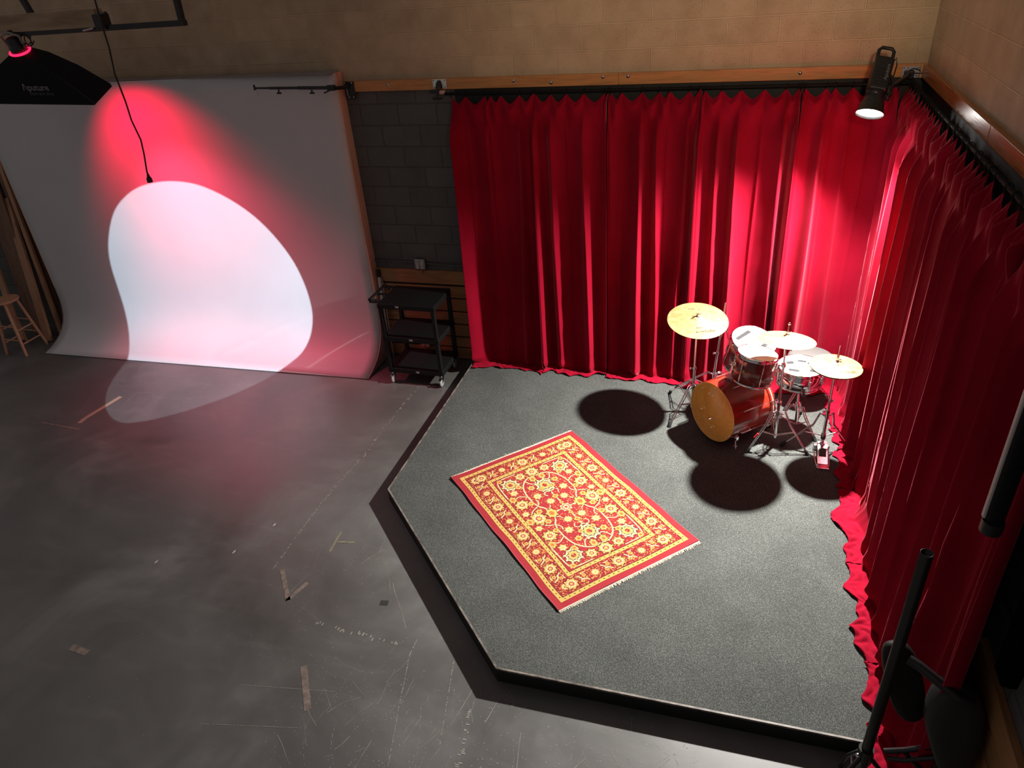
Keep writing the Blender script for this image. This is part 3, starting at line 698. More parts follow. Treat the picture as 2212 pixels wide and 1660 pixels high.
for i in range(n):
    p0, p1, p2, p3 = [V(ST_[(i+k-1) % n]) for k in range(4)]
    for t in (0, .25, .5, .75):
        sm.append(.5*((2*p1)+(p2-p0)*t+(2*p0-5*p1+4*p2-p3)*t*t+(3*p1-p0-3*p2+p3)*t**3))
n = len(sm); inn = [GOBO+ax*.25+pu*p.x+pv*p.y for p in sm]; out = []
for p in sm:
    a = math.atan2(p.y, p.x); out.append(GOBO+ax*.25+pu*.13*math.cos(a)+pv*.13*math.sin(a))
MB().add(inn+out, [(i, (i+1) % n, n+(i+1) % n, n+i) for i in range(n)]).build('shape_mask', BLACKM, pj)
Mp = frame(GOBO, ax)
MB().lathe([(.13, .25), (.135, .25), (.135, .0), (.12, -.06), (.12, -.30), (0, -.30), (0, -.295), (.115, -.295), (.115, -.06), (.13, 0)], Mp, 40, closed=True).build('housing', BLACKM, pj)

# ------------------------------------------------------------------ foreground right: stand, seat, hanging tube
ps = thing('light_stand', 'tall black stand with open round tube at the stage corner, nearest the camera', 'stand', (-.455, -4.30, 0))
SB = mat('stand_black', (.022, .021, .018), .35, .3)
MB().lathe([(.0255, 0), (.0255, 1.385), (.0225, 1.385), (.0225, .02)], frame((-.455, -4.30, .44), (.004, 0, 1)), 28).build('pole', SB, ps)
MB().tube([(-.456, -4.3, .40), (-.456, -4.3, .50)], .036, 20).build('collar', SB, ps)
MB().tube([(-.456, -4.3, .26), (-.456, -4.3, .32)], .034, 20).build('collar', SB, ps)
MB().tube([(-.456, -4.3, .04), (-.456, -4.3, .44)], .028, 20).build('lower_tube', SB, ps)
MB().tube([(-.456, -4.3, .46), (-.50, -4.33, .47)], .010, 10).build('lock_knob', STEEL, ps)
for a in (-20, 100, 220):
    d = V((math.cos(math.radians(a)), math.sin(math.radians(a)), 0)); f = .36 if a != 100 else .20
    q = V((-.456, -4.3, 0))
    g = MB().tube([q+V((0, 0, .44))+d*.03, q+d*f*.75+V((0, 0, .20)), q+d*f+V((0, 0, .016 if a != 100 else .016))], .012, 10).build('leg', SB, ps)
    MB().tube([q+V((0, 0, .10))+d*.02, q+d*f*.62+V((0, 0, .26))], .006, 8).build('brace', STEEL, g)
ch = thing('padded_seat', 'black seat with two rounded pads joined by a bar, beside the black stand', 'seat', (-.30, -4.42, 0))
PAD = mat('pad_vinyl', (.010, .0098, .009), .55, spec=.3)
def pad(poly, y, th, nm, m, tilt=0, back=1.):
    # rounded slab, outline given in x,z; bulges toward the viewer
    n0 = len(poly); pts = []
    for i in range(n0):
        p0, p1, p2, p3 = [V(poly[(i+k-1) % n0]) for k in range(4)]
        for t in (0, .25, .5, .75): pts.append(.5*((2*p1)+(p2-p0)*t+(2*p0-5*p1+4*p2-p3)*t*t+(3*p1-p0-3*p2+p3)*t**3))
    c = sum(pts, V((0, 0)))/len(pts); vs = []; fs = []; n = len(pts)
    lay = [(0, .0), (.5, .0), (.86, .008), (.96, .02), (1., .035), (1., th-.02), (.95, th)]
    for (k, d) in lay:
        for p in pts:
            q = c+(p-c)*max(k, .001); w_ = V((q.x, y+d+tilt*(q.y-c.y), q.y)); cc = V((-1.2891, -6.8134, 4.0426)); vs.append(tuple(cc+(w_-cc)*back))
    for l in range(len(lay)-1):
        for i in range(n): fs.append((l*n+i, l*n+(i+1) % n, (l+1)*n+(i+1) % n, (l+1)*n+i))
    fs.append(tuple((len(lay)-1)*n+i for i in range(n)))
    return MB().add(vs, fs, True).build(nm, m, ch)
pad([(-.506, 1.189), (-.47, 1.245), (-.40, 1.235), (-.335, 1.129), (-.290, .948), (-.320, .875), (-.388, .885), (-.455, 1.0)], -4.36, .07, 'backrest', PAD, .25, 1.045)
pad([(-.235, 1.075), (-.283, .917), (-.245, .77), (-.165, .60), (-.10, .60), (-.055, .70), (-.045, .88), (-.09, 1.04)], -4.42, .12, 'seat', mat('pad_face', (.022, .022, .021), .6), .2)
MB().tube([(-.375, -4.24, 1.12), (-.335, -4.26, 1.113), (-.189, -4.36, 1.072), (-.13, -4.36, 1.05)], .024, 12).build('joining_bar', BLACKM, ch)
MB().tube([(-.13, -4.34, .80), (-.20, -4.33, .66), (-.30, -4.32, .575), (-.385, -4.32, .535)], .014, 10).build('prong', BLACKM, ch)
MB().tube([(-.12, -4.36, .77), (-.19, -4.36, .62), (-.30, -4.35, .54), (-.37, -4.34, .515)], .012, 10).build('prong', BLACKM, ch)
MB().tube([(-.30, -4.33, .57), (-.26, -4.34, .53), (-.225, -4.35, .50)], .012, 10).build('prong', BLACKM, ch)
for (x, y) in ((-.30, -4.50), (-.06, -4.46), (-.18, -4.22)):
    MB().tube([(-.15, -4.38, .62), (x, y, .0)], .012, 10).build('leg', BLACKM, ch)
lt = thing('hanging_tube', 'black tube hanging vertically at the right edge with a pale strip', 'tube', (-.35, -4.52, 3.0))
MB().tube([(-.35, -4.515, 2.20), (-.35, -4.54, 3.6)], .030, 20).build('tube_body', FABRIC_BLACK, lt)
MB().tube([(-.35, -4.513, 2.155), (-.35, -4.515, 2.205)], .036, 20).build('end_cap', BLACK, lt)
MB().box((-.382, -4.508, 2.90), (.012, .022, 1.38), bev=.004).build('pale_strip', mat('tube_strip_pale', (.62, .56, .54), .5), lt)  # pale strip down one side of the black tube
# ------------------------------------------------------------------ drum kit
CHERRY = noisy('cherry_lacquer', (.34, .028, .012), (.22, .014, .008), 3.0, rough=.22, stretch=(1, 1, 9), coat=1.0)
CHERRYD = noisy('cherry_satin', (.16, .030, .022), (.095, .017, .014), 3.0, rough=.30, stretch=(9, 9, 1), coat=.5)
MAPLE = wood('maple_inside', (.92, .52, .13), (.88, .44, .09), 'Z', 1.4, .34)
CLEARHEAD = mat('clear_drum_head', (.9, .9, .9), .2); t_, b_ = nt(CLEARHEAD)
tr_ = N(t_, 'ShaderNodeBsdfTransparent'); tl_ = N(t_, 'ShaderNodeBsdfTranslucent'); m1_ = N(t_, 'ShaderNodeMixShader'); m2_ = N(t_, 'ShaderNodeMixShader'); m1_.inputs[0].default_value = .88; m2_.inputs[0].default_value = .12
lk(t_, tr_.outputs[0], m1_.inputs[1]); lk(t_, tl_.outputs[0], m1_.inputs[2]); lk(t_, m1_.outputs[0], m2_.inputs[1]); lk(t_, b_.outputs[0], m2_.inputs[2]); lk(t_, m2_.outputs[0], t_.nodes['Material Output'].inputs[0])
WASH = mat('washer', (.85, .80, .62), .35, .3)
def hoop(mb, M, r, z0, z1, t=.003):
    mb.lathe([(r, z0), (r+t, z0), (r+t, z1), (r, z1)], M, 64, closed=True)
def tripod(root, base, top, slider, low, feet, m=None, red=None):
    """double braced cymbal-stand legs"""
    m = m or CHROME
    base = V(base); top = V(top); ax = (top-base).normalized()
    P = lambda z: base+ax*((z-base.z)/ax.z)
    for i, f in enumerate(feet):
        f = V(f); s = P(slider); d = V((f.x-s.x, f.y-s.y, 0)).normalized(); side = V((-d.y, d.x, 0))
        knee = s.lerp(f, .42)+V((0, 0, .045)); f2 = f+V((0, 0, .03))
        leg = MB()
        for k in (-1, 1):
            leg.tube([s+side*.010*k+d*.018, s+side*.012*k+d*.06+V((0, 0, .012)), knee+side*.011*k, f2+side*.007*k], .0048, 8)
        a = knee.lerp(f2, .1); leg.tube([a-side*.012, a+side*.012], .004, 6)
        L = leg.build('leg', m, root)
        MB().tube([f+V((0, 0, .045))-d*.015, f+V((0, 0, .028)), f+V((0, 0, .0))+d*.012], [.011, .015, .017], 12).build('rubber_foot', RUBBER, L)
        br = MB()
        for k in (-1, 1): br.tube([P(low)+side*.008*k+d*.012, knee.lerp(f2, .25)+side*.008*k], .0036, 6)
        br.build('brace', m, L)
    MB().tube([P(slider-.022), P(slider+.018)], .019, 18).build('slider', m, root)
    MB().tube([P(low-.016), P(low+.012)], .016, 18).build('lower_collar', m, root)
    MB().tube([P(slider)+V((.015, -.015, 0)), P(slider)+V((.035, -.035, 0))], .006, 8).build('wing_screw', m, root)
def stand_tubes(root, base, joints, top, radii):
    """telescoping tubes from base through joints (z) to top"""
    base = V(base); top = V(top); ax = (top-base).normalized(); zs = [base.z]+joints+[top.z]
    P = lambda z: base+ax*((z-base.z)/ax.z)
    nm = ['lower_tube', 'middle_tube', 'upper_tube', 'top_rod']
    for i in range(len(zs)-1): MB().tube([P(zs[i]), P(zs[i+1])], radii[i], 16).build(nm[i], CHROME, root)
    for z in joints:
        k = MB().tube([P(z-.022), P(z+.006)], radii[0]+.006, 16); k.tube([P(z-.01), P(z-.01)+V((-.03, -.012, 0))], .005, 8); k.sphere(P(z-.01)+V((-.034, -.013, 0)), .010, 7, (1, .5, 1.4)); k.build('height_clamp', CHROME, root)
    return P

def cymbal(name, label, c, n, r, up=(0, 1, 0)):
    t = thing(name, label, 'cymbal', c); M = frame(c, n, up=(0, -1, 0))
    rn = random.Random(int(r*1000)); prof = [(.006, .046), (.02, .046), (.035, .043), (.048, .036), (.056, .029)]
    k = 64
    for i in range(1, k+1):
        u = i/k; rr = .056+(r-.056)*u; prof.append((rr, .029*(1-u)**1.25+rn.uniform(-.00018, .00018)))
    prof += [(r, -.0012), (r*.6, .008), (.05, .026), (.006, .043)]
    body = MB().lathe(prof, M, 96, closed=True).build('plate', BRASS, t)
    return t, M
INK = mat('black_ink', (.05, .04, .02), .6)
def flat(M, x, y, z, ang=0., tilt=None): return M @ Matrix.Translation((x, y, z)) @ Matrix.Rotation(ang, 4, 'Z')
# local axes of frame(): find the angle that makes text readable from the camera
def read_angle(M):
    rgt = M.to_3x3().inverted() @ R_; return math.atan2(rgt.y, rgt.x)
def wing(root, M, z0, z1, r=.0045):
    MB().tube([M@V((0, 0, z0)), M@V((0, 0, z1))], r, 10).build('top_rod', CHROME, root)
    w = MB(); w.tube([M@V((0, 0, z0+.012)), M@V((0, 0, z0+.024))], .010, 12); w.tube([M@V((-.022, 0, z0+.026)), M@V((-.010, 0, z0+.016)), M@V((.010, 0, z0+.016)), M@V((.022, 0, z0+.026))], .0035, 8)
    w.build('wing_nut', CHROME, root)
    MB().tube([M@V((0, 0, z0)), M@V((0, 0, z0+.010))], .016, 16).build('felt', mat('felt', (.35, .33, .30), .9), root)

# large cymbal, left
c1, n1, r1 = (-1.570, -.866, 1.105), (.064, -.18, .982), .264
t, M = cymbal('ride_cymbal', 'largest gold cymbal, on the tall stand left of the drums', c1, n1, r1)
a = read_angle(M); ca, sa = math.cos(a), math.sin(a)
def onc(M, r, dx, dy, a, sl=.12):
    x = ca*dx-sa*dy; y = sa*dx+ca*dy; rad = math.hypot(x, y); u = max(0, (rad-.056)/(r-.056)); z = .029*(1-u)**1.25+.0028
    return M @ Matrix.Translation((x, y, z)) @ Matrix.Rotation(a, 4, 'Z')
text('Zildjian', 'brand_print', onc(M, r1, .03, -.165, a) @ Matrix.Rotation(math.radians(-7), 4, 'X'), .056, INK, t, shear=.35)
text('Avedis', 'small_print', onc(M, r1, -.015, -.128, a) @ Matrix.Rotation(math.radians(-7), 4, 'X'), .020, INK, t, shear=.3)
text('A ZIL', 'rear_print', onc(M, r1, -.03, .15, a) @ Matrix.Rotation(math.radians(7), 4, 'X'), .024, INK, t)
s = thing('cymbal_stand', 'chrome stand under the largest cymbal, legs splayed behind the bass drum', 'stand', (-1.575, -.84, ZS))
Mb = M
bp = V((-1.572, -.83, ZS+.03)); tp = M@V((0, 0, -.03))
P = stand_tubes(s, bp, [.62, .98], tp, [.0125, .0105, .008])
tripod(s, bp, tp, ZS+.30, ZS+.10, [(-1.745, -1.115, ZS), (-1.80, -.545, ZS), (-1.25, -.80, ZS)])
MB().box(tp-V((0, 0, .02)), (.03, .045, .05), bev=.006).build('tilter', CHROME, s)
MB().tube([tp-V((.03, 0, .03)), tp-V((.045, 0, .055))], .006, 8).build('tilter_knob', CHROME, s)
MB().tube([tp, M@V((0, 0, .046))], .005, 8).build('tilter_rod', CHROME, s)
wing(s, M, .047, .12)

# middle cymbal
c2, n2, r2 = (-.856, -1.353, 1.222), (.045, .155, .987), .222
t, M = cymbal('crash_cymbal', 'gold cymbal on the middle stand in front of the small tom', c2, n2, r2)
s = thing('cymbal_stand', 'chrome stand in front of the snare drum carrying the middle cymbal', 'stand', (-.83, -1.24, ZS))
bp = V((-.832, -1.245, ZS+.09)); tp = M@V((0, 0, -.03))
stand_tubes(s, bp, [.60, .99], tp, [.0130, .0105, .008])
tripod(s, bp, tp, ZS+.37, ZS+.12, [(-1.046, -1.385, ZS), (-.574, -1.330, ZS), (-.873, -.975, ZS)])
MB().box((-.995, -1.345, ZS+.155), (.012, .012, .055), Matrix.Rotation(.5, 3, 'Y')).build('red_sticker', mat('red_label', (.7, .02, .03), .5), s)
MB().box(tp-V((0, 0, .02)), (.03, .045, .05), bev=.006).build('tilter', CHROME, s)
MB().tube([tp-V((-.02, 0, .03)), tp-V((-.05, .01, .055))], .006, 8).build('tilter_knob', CHROME, s)
MB().tube([tp, M@V((0, 0, .046))], .005, 8).build('tilter_rod', CHROME, s)
wing(s, M, .047, .13); MB().sphere(M@V((0, 0, .135)), .011, 8).build('rod_ball', CHROME, s)

# hi-hat
c3, n3, r3 = (-.462, -1.323, 1.005), (.034, .010, .999), .198
t, M = cymbal('hi_hat_cymbal', 'top cymbal of the hi-hat pair, nearest the right curtain', c3, n3, r3)
a = read_angle(M); ca, sa = math.cos(a), math.sin(a)
text('Zildjian', 'brand_print', onc(M, r3, .045, -.115, a) @ Matrix.Rotation(math.radians(-7), 4, 'X'), .045, INK, t, shear=.35)
text('AVEDIS', 'rear_print', onc(M, r3, -.05, .12, a) @ Matrix.Rotation(math.radians(7), 4, 'X'), .018, INK, t)
Mlow = frame(V(c3)-V((0, 0, .012)), -V(n3), up=(0, -1, 0))
t2 = thing('hi_hat_cymbal', 'lower cymbal of the hi-hat pair, just showing under the top one', 'cymbal', V(c3)-V((0, 0, .012)))
prof = [(.006, .046), (.03, .044), (.048, .036), (.056, .029), (.12, .014), (r3-.001, 0), (r3-.001, -.001), (.12, .0125), (.05, .027), (.006, .044)]
MB().lathe(prof, Mlow, 72, closed=True).build('plate', BRASS, t2)
hs = thing('hi_hat_stand', 'chrome hi-hat stand with footboard pedal and dark legs at the right', 'stand', (-.445, -1.20, ZS))
bp = V((-.450, -1.245, ZS+.03)); tp = V((-.460, -1.318, .955))
P = stand_tubes(hs, bp, [.56], tp, [.0125, .0100])
MB().tube([M@V((0, 0, -.05)), M@V((0, 0, .185))], .0035, 10).build('pull_rod', CHROME, hs)
MB().tube([M@V((0, 0, .047)), M@V((0, 0, .058))], .015, 14).build('felt', MATS['felt'], hs)
MB().tube([M@V((0, 0, .058)), M@V((0, 0, .10))], [.012, .010], 14).build('clutch', CHROME, hs)
MB().tube([M@V((-.03, .0, .062)), M@V((-.008, 0, .068))], [.009, .004], 10).build('clutch_wing', STEEL, hs)
MB().tube([tp, tp+V((0, 0, -.03))], .020, 18).build('seat_cup', BLACK, hs)
DK = mat('dark_chrome', (.42, .40, .42), .18, 1.)
for f, m_ in (((-.225, -1.150, ZS), DK), ((-.760, -1.235, ZS), DK)):
    f = V(f); s0 = V((-.452, -1.262, ZS+.37)); d = (f-s0); d.z = 0; d.normalize(); side = V((-d.y, d.x, 0))
    L = MB().tube([s0+d*.02, s0+d*.055+V((0, 0, .018)), s0.lerp(f, .3)+V((0, 0, .01)), f+V((0, 0, .025))], .0085, 10).build('leg', m_, hs)
    MB().tube([f+V((0, 0, .05))-d*.025, f+V((0, 0, .022)), f+d*.012], [.012, .019, .021], 14).build('rubber_foot', RUBBER, L)
    MB().tube([V((-.450, -1.25, ZS+.16))+d*.015, s0.lerp(f, .52)+V((0, 0, .004))], .0055, 8).build('brace', m_, L)
MB().tube([V((-.4515, -1.262, ZS+.35)), V((-.4515, -1.264, ZS+.39))], .018, 16).build('slider', CHROME, hs)
MB().tube([V((-.450, -1.248, ZS+.13)), V((-.450, -1.25, ZS+.19))], .020, 16).build('spring_housing', BLACKM, hs)
# pedal
pa, pb = V((-.448, -1.235, ZS+.09)), V((-.452, -1.475, ZS+.022)); dd = (pb-pa).normalized(); sx_ = V((1, 0, 0)); nn = sx_.cross(dd)*-1
Rp = Matrix((sx_, dd, sx_.cross(dd))).transposed()
MB().box((pa+pb)/2, (.085, (pb-pa).length, .008), Rp, bev=.003).build('footboard', CHROME, hs)
MB().box((pa+pb)/2+V((0, -.0, .0055)), (.055, .09, .003), Rp).build('footboard_grip', BLACK, hs)
MB().box(pb+V((0, -.028, -.010)), (.10, .055, .02), bev=.004).build('heel_plate', CHROME, hs)
for k in (-1, 1): MB().tube([V((-.45+k*.055, -1.22, ZS+.012)), V((-.45+k*.058, -1.36, ZS+.008)), V((-.45+k*.048, -1.50, ZS+.008))], .005, 8).build('base_rail', CHROME, hs)
MB().box((-.45, -1.232, ZS+.03), (.13, .04, .05), bev=.006).build('base_casting', STEEL, hs)

# bass drum
bn = V((-.705, -.709, .030)).normalized(); bc0 = V((-1.380, -1.282, .432)); RB = .272; DB = .44
MBd = frame(bc0, bn, up=(0, 0, 1))
bd = thing('bass_drum', 'glossy cherry red bass drum lying with its open maple end facing the room', 'drum', (bc0.x+.2, bc0.y+.2, ZS))
MB().lathe([(RB, 0), (RB, -DB)], MBd, 96).build('shell', CHERRY, bd)
inn_ = MB().lathe([(RB, 0), (RB-.005, .0015), (RB-.009, -.002), (RB-.009, -DB)], MBd, 96).build('shell_inside', MAPLE, bd)
for k, (ang, dz) in enumerate([(157, -.10), (157, -.13), (205, -.10), (205, -.13), (247, -.10), (247, -.13), (290, -.10), (290, -.13), (335, -.10), (335, -.13), (25, -.10), (25, -.13), (70, -.10), (70, -.13), (112, -.10), (112, -.13)]):
    q = math.radians(ang+3); pos = MBd@V(((RB-.0095)*math.cos(q), (RB-.0095)*math.sin(q), dz)); nrm = (MBd.to_3x3()@V((-math.cos(q), -math.sin(q), 0))).normalized()
    MB().lathe([(.003, .003), (.008, .003), (.0095, 0)], frame(pos, nrm), 14).build('lug_screw', WASH, inn_)
for (ang, dz) in ((182, -.20), (190, -.24), (176, -.24), (186, -.28)):
    q = math.radians(ang); pos = MBd@V(((RB-.0095)*math.cos(q), (RB-.0095)*math.sin(q), dz)); nrm = (MBd.to_3x3()@V((-math.cos(q), -math.sin(q), 0))).normalized()
    MB().lathe([(.004, .004), (.011, .004), (.0125, 0)], frame(pos, nrm), 14).build('spur_screw', WASH, inn_)
mb = MB(); mb.disc(MBd, RB-.004, -DB-.001, 64).build('drum_head', CLEARHEAD, bd)
mb = MB(); hoop(mb, MBd, RB-.001, -DB-.022, -DB+.026, .010); mb.build('hoop', CHERRY, bd)
mb = MB(); hoop(mb, MBd, RB+.0095, -DB-.002, -DB+.006, .0015); mb.build('hoop_inlay', mat('inlay_cream', (.75, .70, .6), .4), bd)
for k in range(8):
    q = math.radians(22+45*k); e = MBd.to_3x3()@V((math.cos(q), math.sin(q), 0))
    A0 = MBd@V(((RB+.014)*math.cos(q), (RB+.014)*math.sin(q), -.11)); B0 = MBd@V(((RB+.018)*math.cos(q), (RB+.018)*math.sin(q), -DB-.03))
    L = MB(); L.tube([A0, A0.lerp(B0, .30)], .0065, 10); L.tube([A0-e*.013, A0], .006, 8); L.tube([A0.lerp(B0, .28)-e*.015, A0.lerp(B0, .28)], .006, 8); L = L.build('lug', CHROME, bd)
    MB().tube([A0, B0], .0032, 8).build('tension_rod', CHROME, L)
    cl = MB(); cl.tube([B0-e*.018+bn*.0, B0, B0+bn*.030], .006, 8); cl.tube([B0-bn*.012, B0], .006, 8); cl.build('claw', CHROME, L)
# spurs
for sgn in (-1, 1):
    q = math.radians(-52 if sgn > 0 else 232); base = MBd@V(((RB+.012)*math.cos(q), (RB+.012)*math.sin(q), -.14))
    sp = MB(); sp.box(base, (.05, .05, .045), MBd.to_3x3(), bev=.010); sp = sp.build('spur_bracket', CHROME, bd)
    foot = V((base.x, base.y, 0))+ (MBd.to_3x3()@V((math.cos(q)*.10, 0, 0)))+bn*.05; foot.z = ZS
    MB().tube([base+(base-foot).normalized()*.04, foot+V((0, 0, .03)), foot], [.0065, .0055, .0015], 10).build('spur_leg', CHROME, sp)
    kb = base.lerp(foot, .62); MB().tube([kb-V((.018, 0, 0)), kb+V((.018, 0, 0))], .004, 8).build('spur_wing_screw', CHROME, sp)
# tom mount on top of the shell
tmz = V((-1.245, -1.145, .432+RB))
blk = MB().box(tmz+V((0, 0, .012)), (.075, .085, .035), Matrix.Rotation(.78, 3, 'Z'), bev=.006).build('mount_block', STEEL, bd)
MB().tube([tmz-V((0, 0, .17)), tmz+V((0, 0, .10))], .0125, 14).build('mount_tube', CHROME, blk)
# bass drum badge side rail
# small tom on the bass drum
def drum(t, c, n, r, depth, shell, lugs, tubular=True, head=HEADMAT, hoopm=CHROME, badge=None, rot=0.):
    M = frame(c, n, up=(0, -1, 0)) if False else frame(c, n, up=(0, 1, 0))
    sh = MB().lathe([(r, -.006), (r, -depth+.004), (r-.006, -depth+.004), (r-.006, -.006)], M, 72, closed=True).build('shell', shell, t)
    hd = MB(); hd.lathe([(0, -.004), (r-.012, -.004), (r-.004, -.0045), (r+.003, -.010), (r+.004, -.016)], M, 72); hd = hd.build('drum_head', head, t)
    mb = MB(); mb.lathe([(r+.004, .003), (r+.009, .004), (r+.0055, -.003), (r+.0055, -.022), (r+.015, -.026), (r+.015, -.029), (r+.003, -.029), (r+.003, -.001)], M, 72, closed=True); mb.build('top_hoop', hoopm, t)
    mb = MB(); hoop(mb, M, r+.002, -depth-.003, -depth+.018, .005); mb.build('bottom_hoop', hoopm, t)
    mb = MB(); mb.disc(M, r, -depth+.001, 48).build('bottom_head', head, t)
    for k in range(lugs):
        q = 2*PI*(k+.5)/lugs+rot; E = M.to_3x3()@V((math.cos(q), math.sin(q), 0)); ax_ = M.to_3x3()@V((0, 0, 1)); rr = r+.012
        p = lambda z, e=0.: M@V(((rr+e)*math.cos(q), (rr+e)*math.sin(q), z))
        L = MB()
        if depth > .2:
            L.tube([p(-.065), p(-depth*.45), ], .0062, 10); L.tube([p(-depth*.62), p(-depth+.05)], .0062, 10)
            for z in (-.085, -depth*.42, -depth+.06): L.tube([p(z)-E*.014, p(z)], .006, 8)
        else:
            L.tube([p(-.05), p(-depth+.035)], .0075, 12)
            for z in (-depth*.45, -depth*.58): L.tube([p(z)-E*.014, p(z)], .006, 8)
        L = L.build('lug', hoopm, t)
        MB().tube([p(-.012), p(-depth+.03)], .0028, 8).build('tension_rod', hoopm, L)
        MB().tube([p(-.026), p(-.012)], .0052, 8).build('rod_head', hoopm, L)
    return M, hd
tm1 = thing('rack_tom', 'small dark cherry tom mounted above the bass drum', 'drum', (-1.07, -1.19, .73))
c, n_ = V((-1.052, -1.172, .992)), V((.115, .095, .988)).normalized()
M, hd = drum(tm1, c, n_, .158, .262, CHERRYD, 6, rot=.35)
MB().box(c+V((-.085, -.150, -.115)), (.05, .003, .035), Matrix.Rotation(-.42, 3, 'Z') @ Matrix.Rotation(-.09, 3, 'X')).build('badge', mat('gold_badge', (.28, .22, .07), .4, .6), tm1)
MB().box(c+V((.03, -.01, .0)), (.12, .010, .0012), frame((0, 0, 0), n_, up=(0, 1, 0)).to_3x3() @ Matrix.Rotation(-.3, 3, 'Z')).build('tape', TAPEGREY, hd)
hm = MB(); hm.tube([tmz+V((0, 0, .09)), tmz+V((.0, 0, .155)), tmz+V((.04, .0, .185)), c+V((-.155, -.0, -.12))], .0095, 12); hm.sphere(tmz+V((0, 0, .15)), .022, 9); hm.box(c+V((-.165, 0, -.125)), (.022, .05, .07), bev=.005)
hm.build('tom_holder', CHROME, tm1)
MB().tube([tmz+V((-.03, -.02, .15)), tmz+V((.03, .02, .15))], .007, 10).build('holder_wing_screw', CHROME, tm1)
MB().tube([tmz+V((0, 0, .055)), tmz+V((0, 0, .09))], .019, 14).build('memory_clamp', CHROME, tm1)

# deep tom on its own stand
tm2 = thing('floor_tom', 'larger cherry tom behind the small one, tilted, with two grey tape strips', 'drum', (-1.15, -.72, .55))
c, n_ = V((-1.080, -.800, .910)), V((.2, -.2, .957)).normalized()
M, hd = drum(tm2, c, n_, .190, .30, CHERRYD, 8)
Mi = M.inverted()
def strip(quad, parent, h=.0015):
    ps = [Mi@V(q) for q in quad]; MB().prism([(p.x, p.y) for p in ps], M @ Matrix.Translation((0, 0, -.0035)), h).build('tape', TAPEGREY, parent)
strip([(-1.241, -.830, .937), (-1.212, -.845, .928), (-1.105, -.691, .938), (-1.137, -.675, .948)], hd)
strip([(-1.045, -.873, .887), (-1.007, -.879, .878), (-.936, -.778, .885), (-.974, -.772, .894)], hd)
s = thing('tom_stand', 'chrome tripod stand with a tall bare rod behind the large cymbal', 'stand', (-1.41, -.42, ZS))
bp = V((-1.412, -.42, ZS+.05)); tp = V((-1.352, -.42, 1.085))
stand_tubes(s, bp, [.56, .76], tp, [.0135, .0115, .0095])
tripod(s, bp, tp, ZS+.20, ZS+.05, [(-1.745, -.43, ZS), (-1.30, -.66, ZS), (-1.12, -.33, ZS)])
ar_ = MB(); ar_.tube([(-1.37, -.42, .80), (-1.33, -.46, .86), (-1.30, -.62, .83), (-1.268, -.72, .83)], .0095, 12); ar_.sphere((-1.33, -.50, .86), .022, 9); ar_.box((-1.262, -.73, .82), (.02, .05, .09), bev=.005); ar_.build('tom_arm', CHROME, s)
MB().tube([(-1.372, -.42, .78), (-1.370, -.42, .83)], .020, 16).build('arm_clamp', CHROME, s)

# snare drum
sn = thing('snare_drum', 'chrome snare drum on its stand between the hi-hat and the tom', 'drum', (-.69, -.98, .62))
c, n_ = V((-.682, -.965, .785)), V((.003, -.017, 1)).normalized()
M, hd = drum(sn, c, n_, .182, .165, CHROME, 8)
Mi = M.inverted()
for (x, y, w, h_, a_) in ((-.769, -.921, .062, .045, .35), (-.672, -.880, .070, .032, -.1), (-.740, -1.047, .085, .034, -.15), (-.585, -1.035, .06, .035, -.2), (-.618, -.91, .05, .03, -.2)):
    MB().box(c+V((x-c.x, y-c.y, -.0025)), (w, h_, .0015), Matrix.Rotation(a_, 3, 'Z')).build('tape', TAPEGREY, hd)
stn = MB().box(c+V((.192, -.03, -.085)), (.022, .045, .10), bev=.006).build('strainer', CHROME, sn)
MB().tube([c+V((.205, -.03, -.05)), c+V((.232, -.035, -.03))], .006, 8).build('strainer_lever', CHROME, stn)
MB().box(c+V((-.192, .02, -.09)), (.018, .04, .07), bev=.005).build('butt_plate', CHROME, sn)
for k, (a_, b_) in enumerate((((-.603, -.817), (-.705, -1.172)), ((-.572, -.841), (-.689, -1.169)))):
    A0 = V((*a_, c.z+.012)); B0 = V((*b_, c.z+.012)); d = (B0-A0)
    o = MB().tube([A0, A0+d*.02, A0+d*.045, A0+d*.08, A0+d*.3, A0+d*.97, B0], [.002, .0045, .005, .0035, .0068, .0072, .005], 12).build('drumstick', mat('hickory', (.78, .58, .28), .45))
    tag(o, ['drumstick lying across the snare drum head, the left one of the pair', 'drumstick lying across the snare drum head, the right one of the pair'][k], 'drumstick')
ss = thing('snare_stand', 'low chrome stand holding the snare drum', 'stand', (-.65, -.955, ZS))
bp = V((-.652, -.955, ZS+.06)); tp = V((-.668, -.962, .56))
P = stand_tubes(ss, bp, [.40], tp, [.0125, .0105])
tripod(ss, bp, tp, ZS+.25, ZS+.06, [(-.500, -1.105, ZS), (-.905, -1.02, ZS), (-.60, -.70, ZS)])
MB().sphere(tp, .026, 9, (1.2, 1, .7)).build('basket_hub', STEEL, ss)
for a_ in (35, 155, 275):
    d = V((math.cos(math.radians(a_)), math.sin(math.radians(a_)), 0)); g = MB()
    for k in (-1, 1):
        sd = V((-d.y, d.x, 0))*.008*k; g.tube([tp+sd, tp+d*.10+sd+V((0, 0, .035)), tp+d*.196+sd+V((0, 0, .046)), tp+d*.206+sd+V((0, 0, .085))], .0035, 8)
    g = g.build('basket_arm', CHROME, ss); MB().tube([tp+d*.200+V((0, 0, .052)), tp+d*.212+V((0, 0, .088))], .010, 10).build('arm_grip', RUBBER, g)

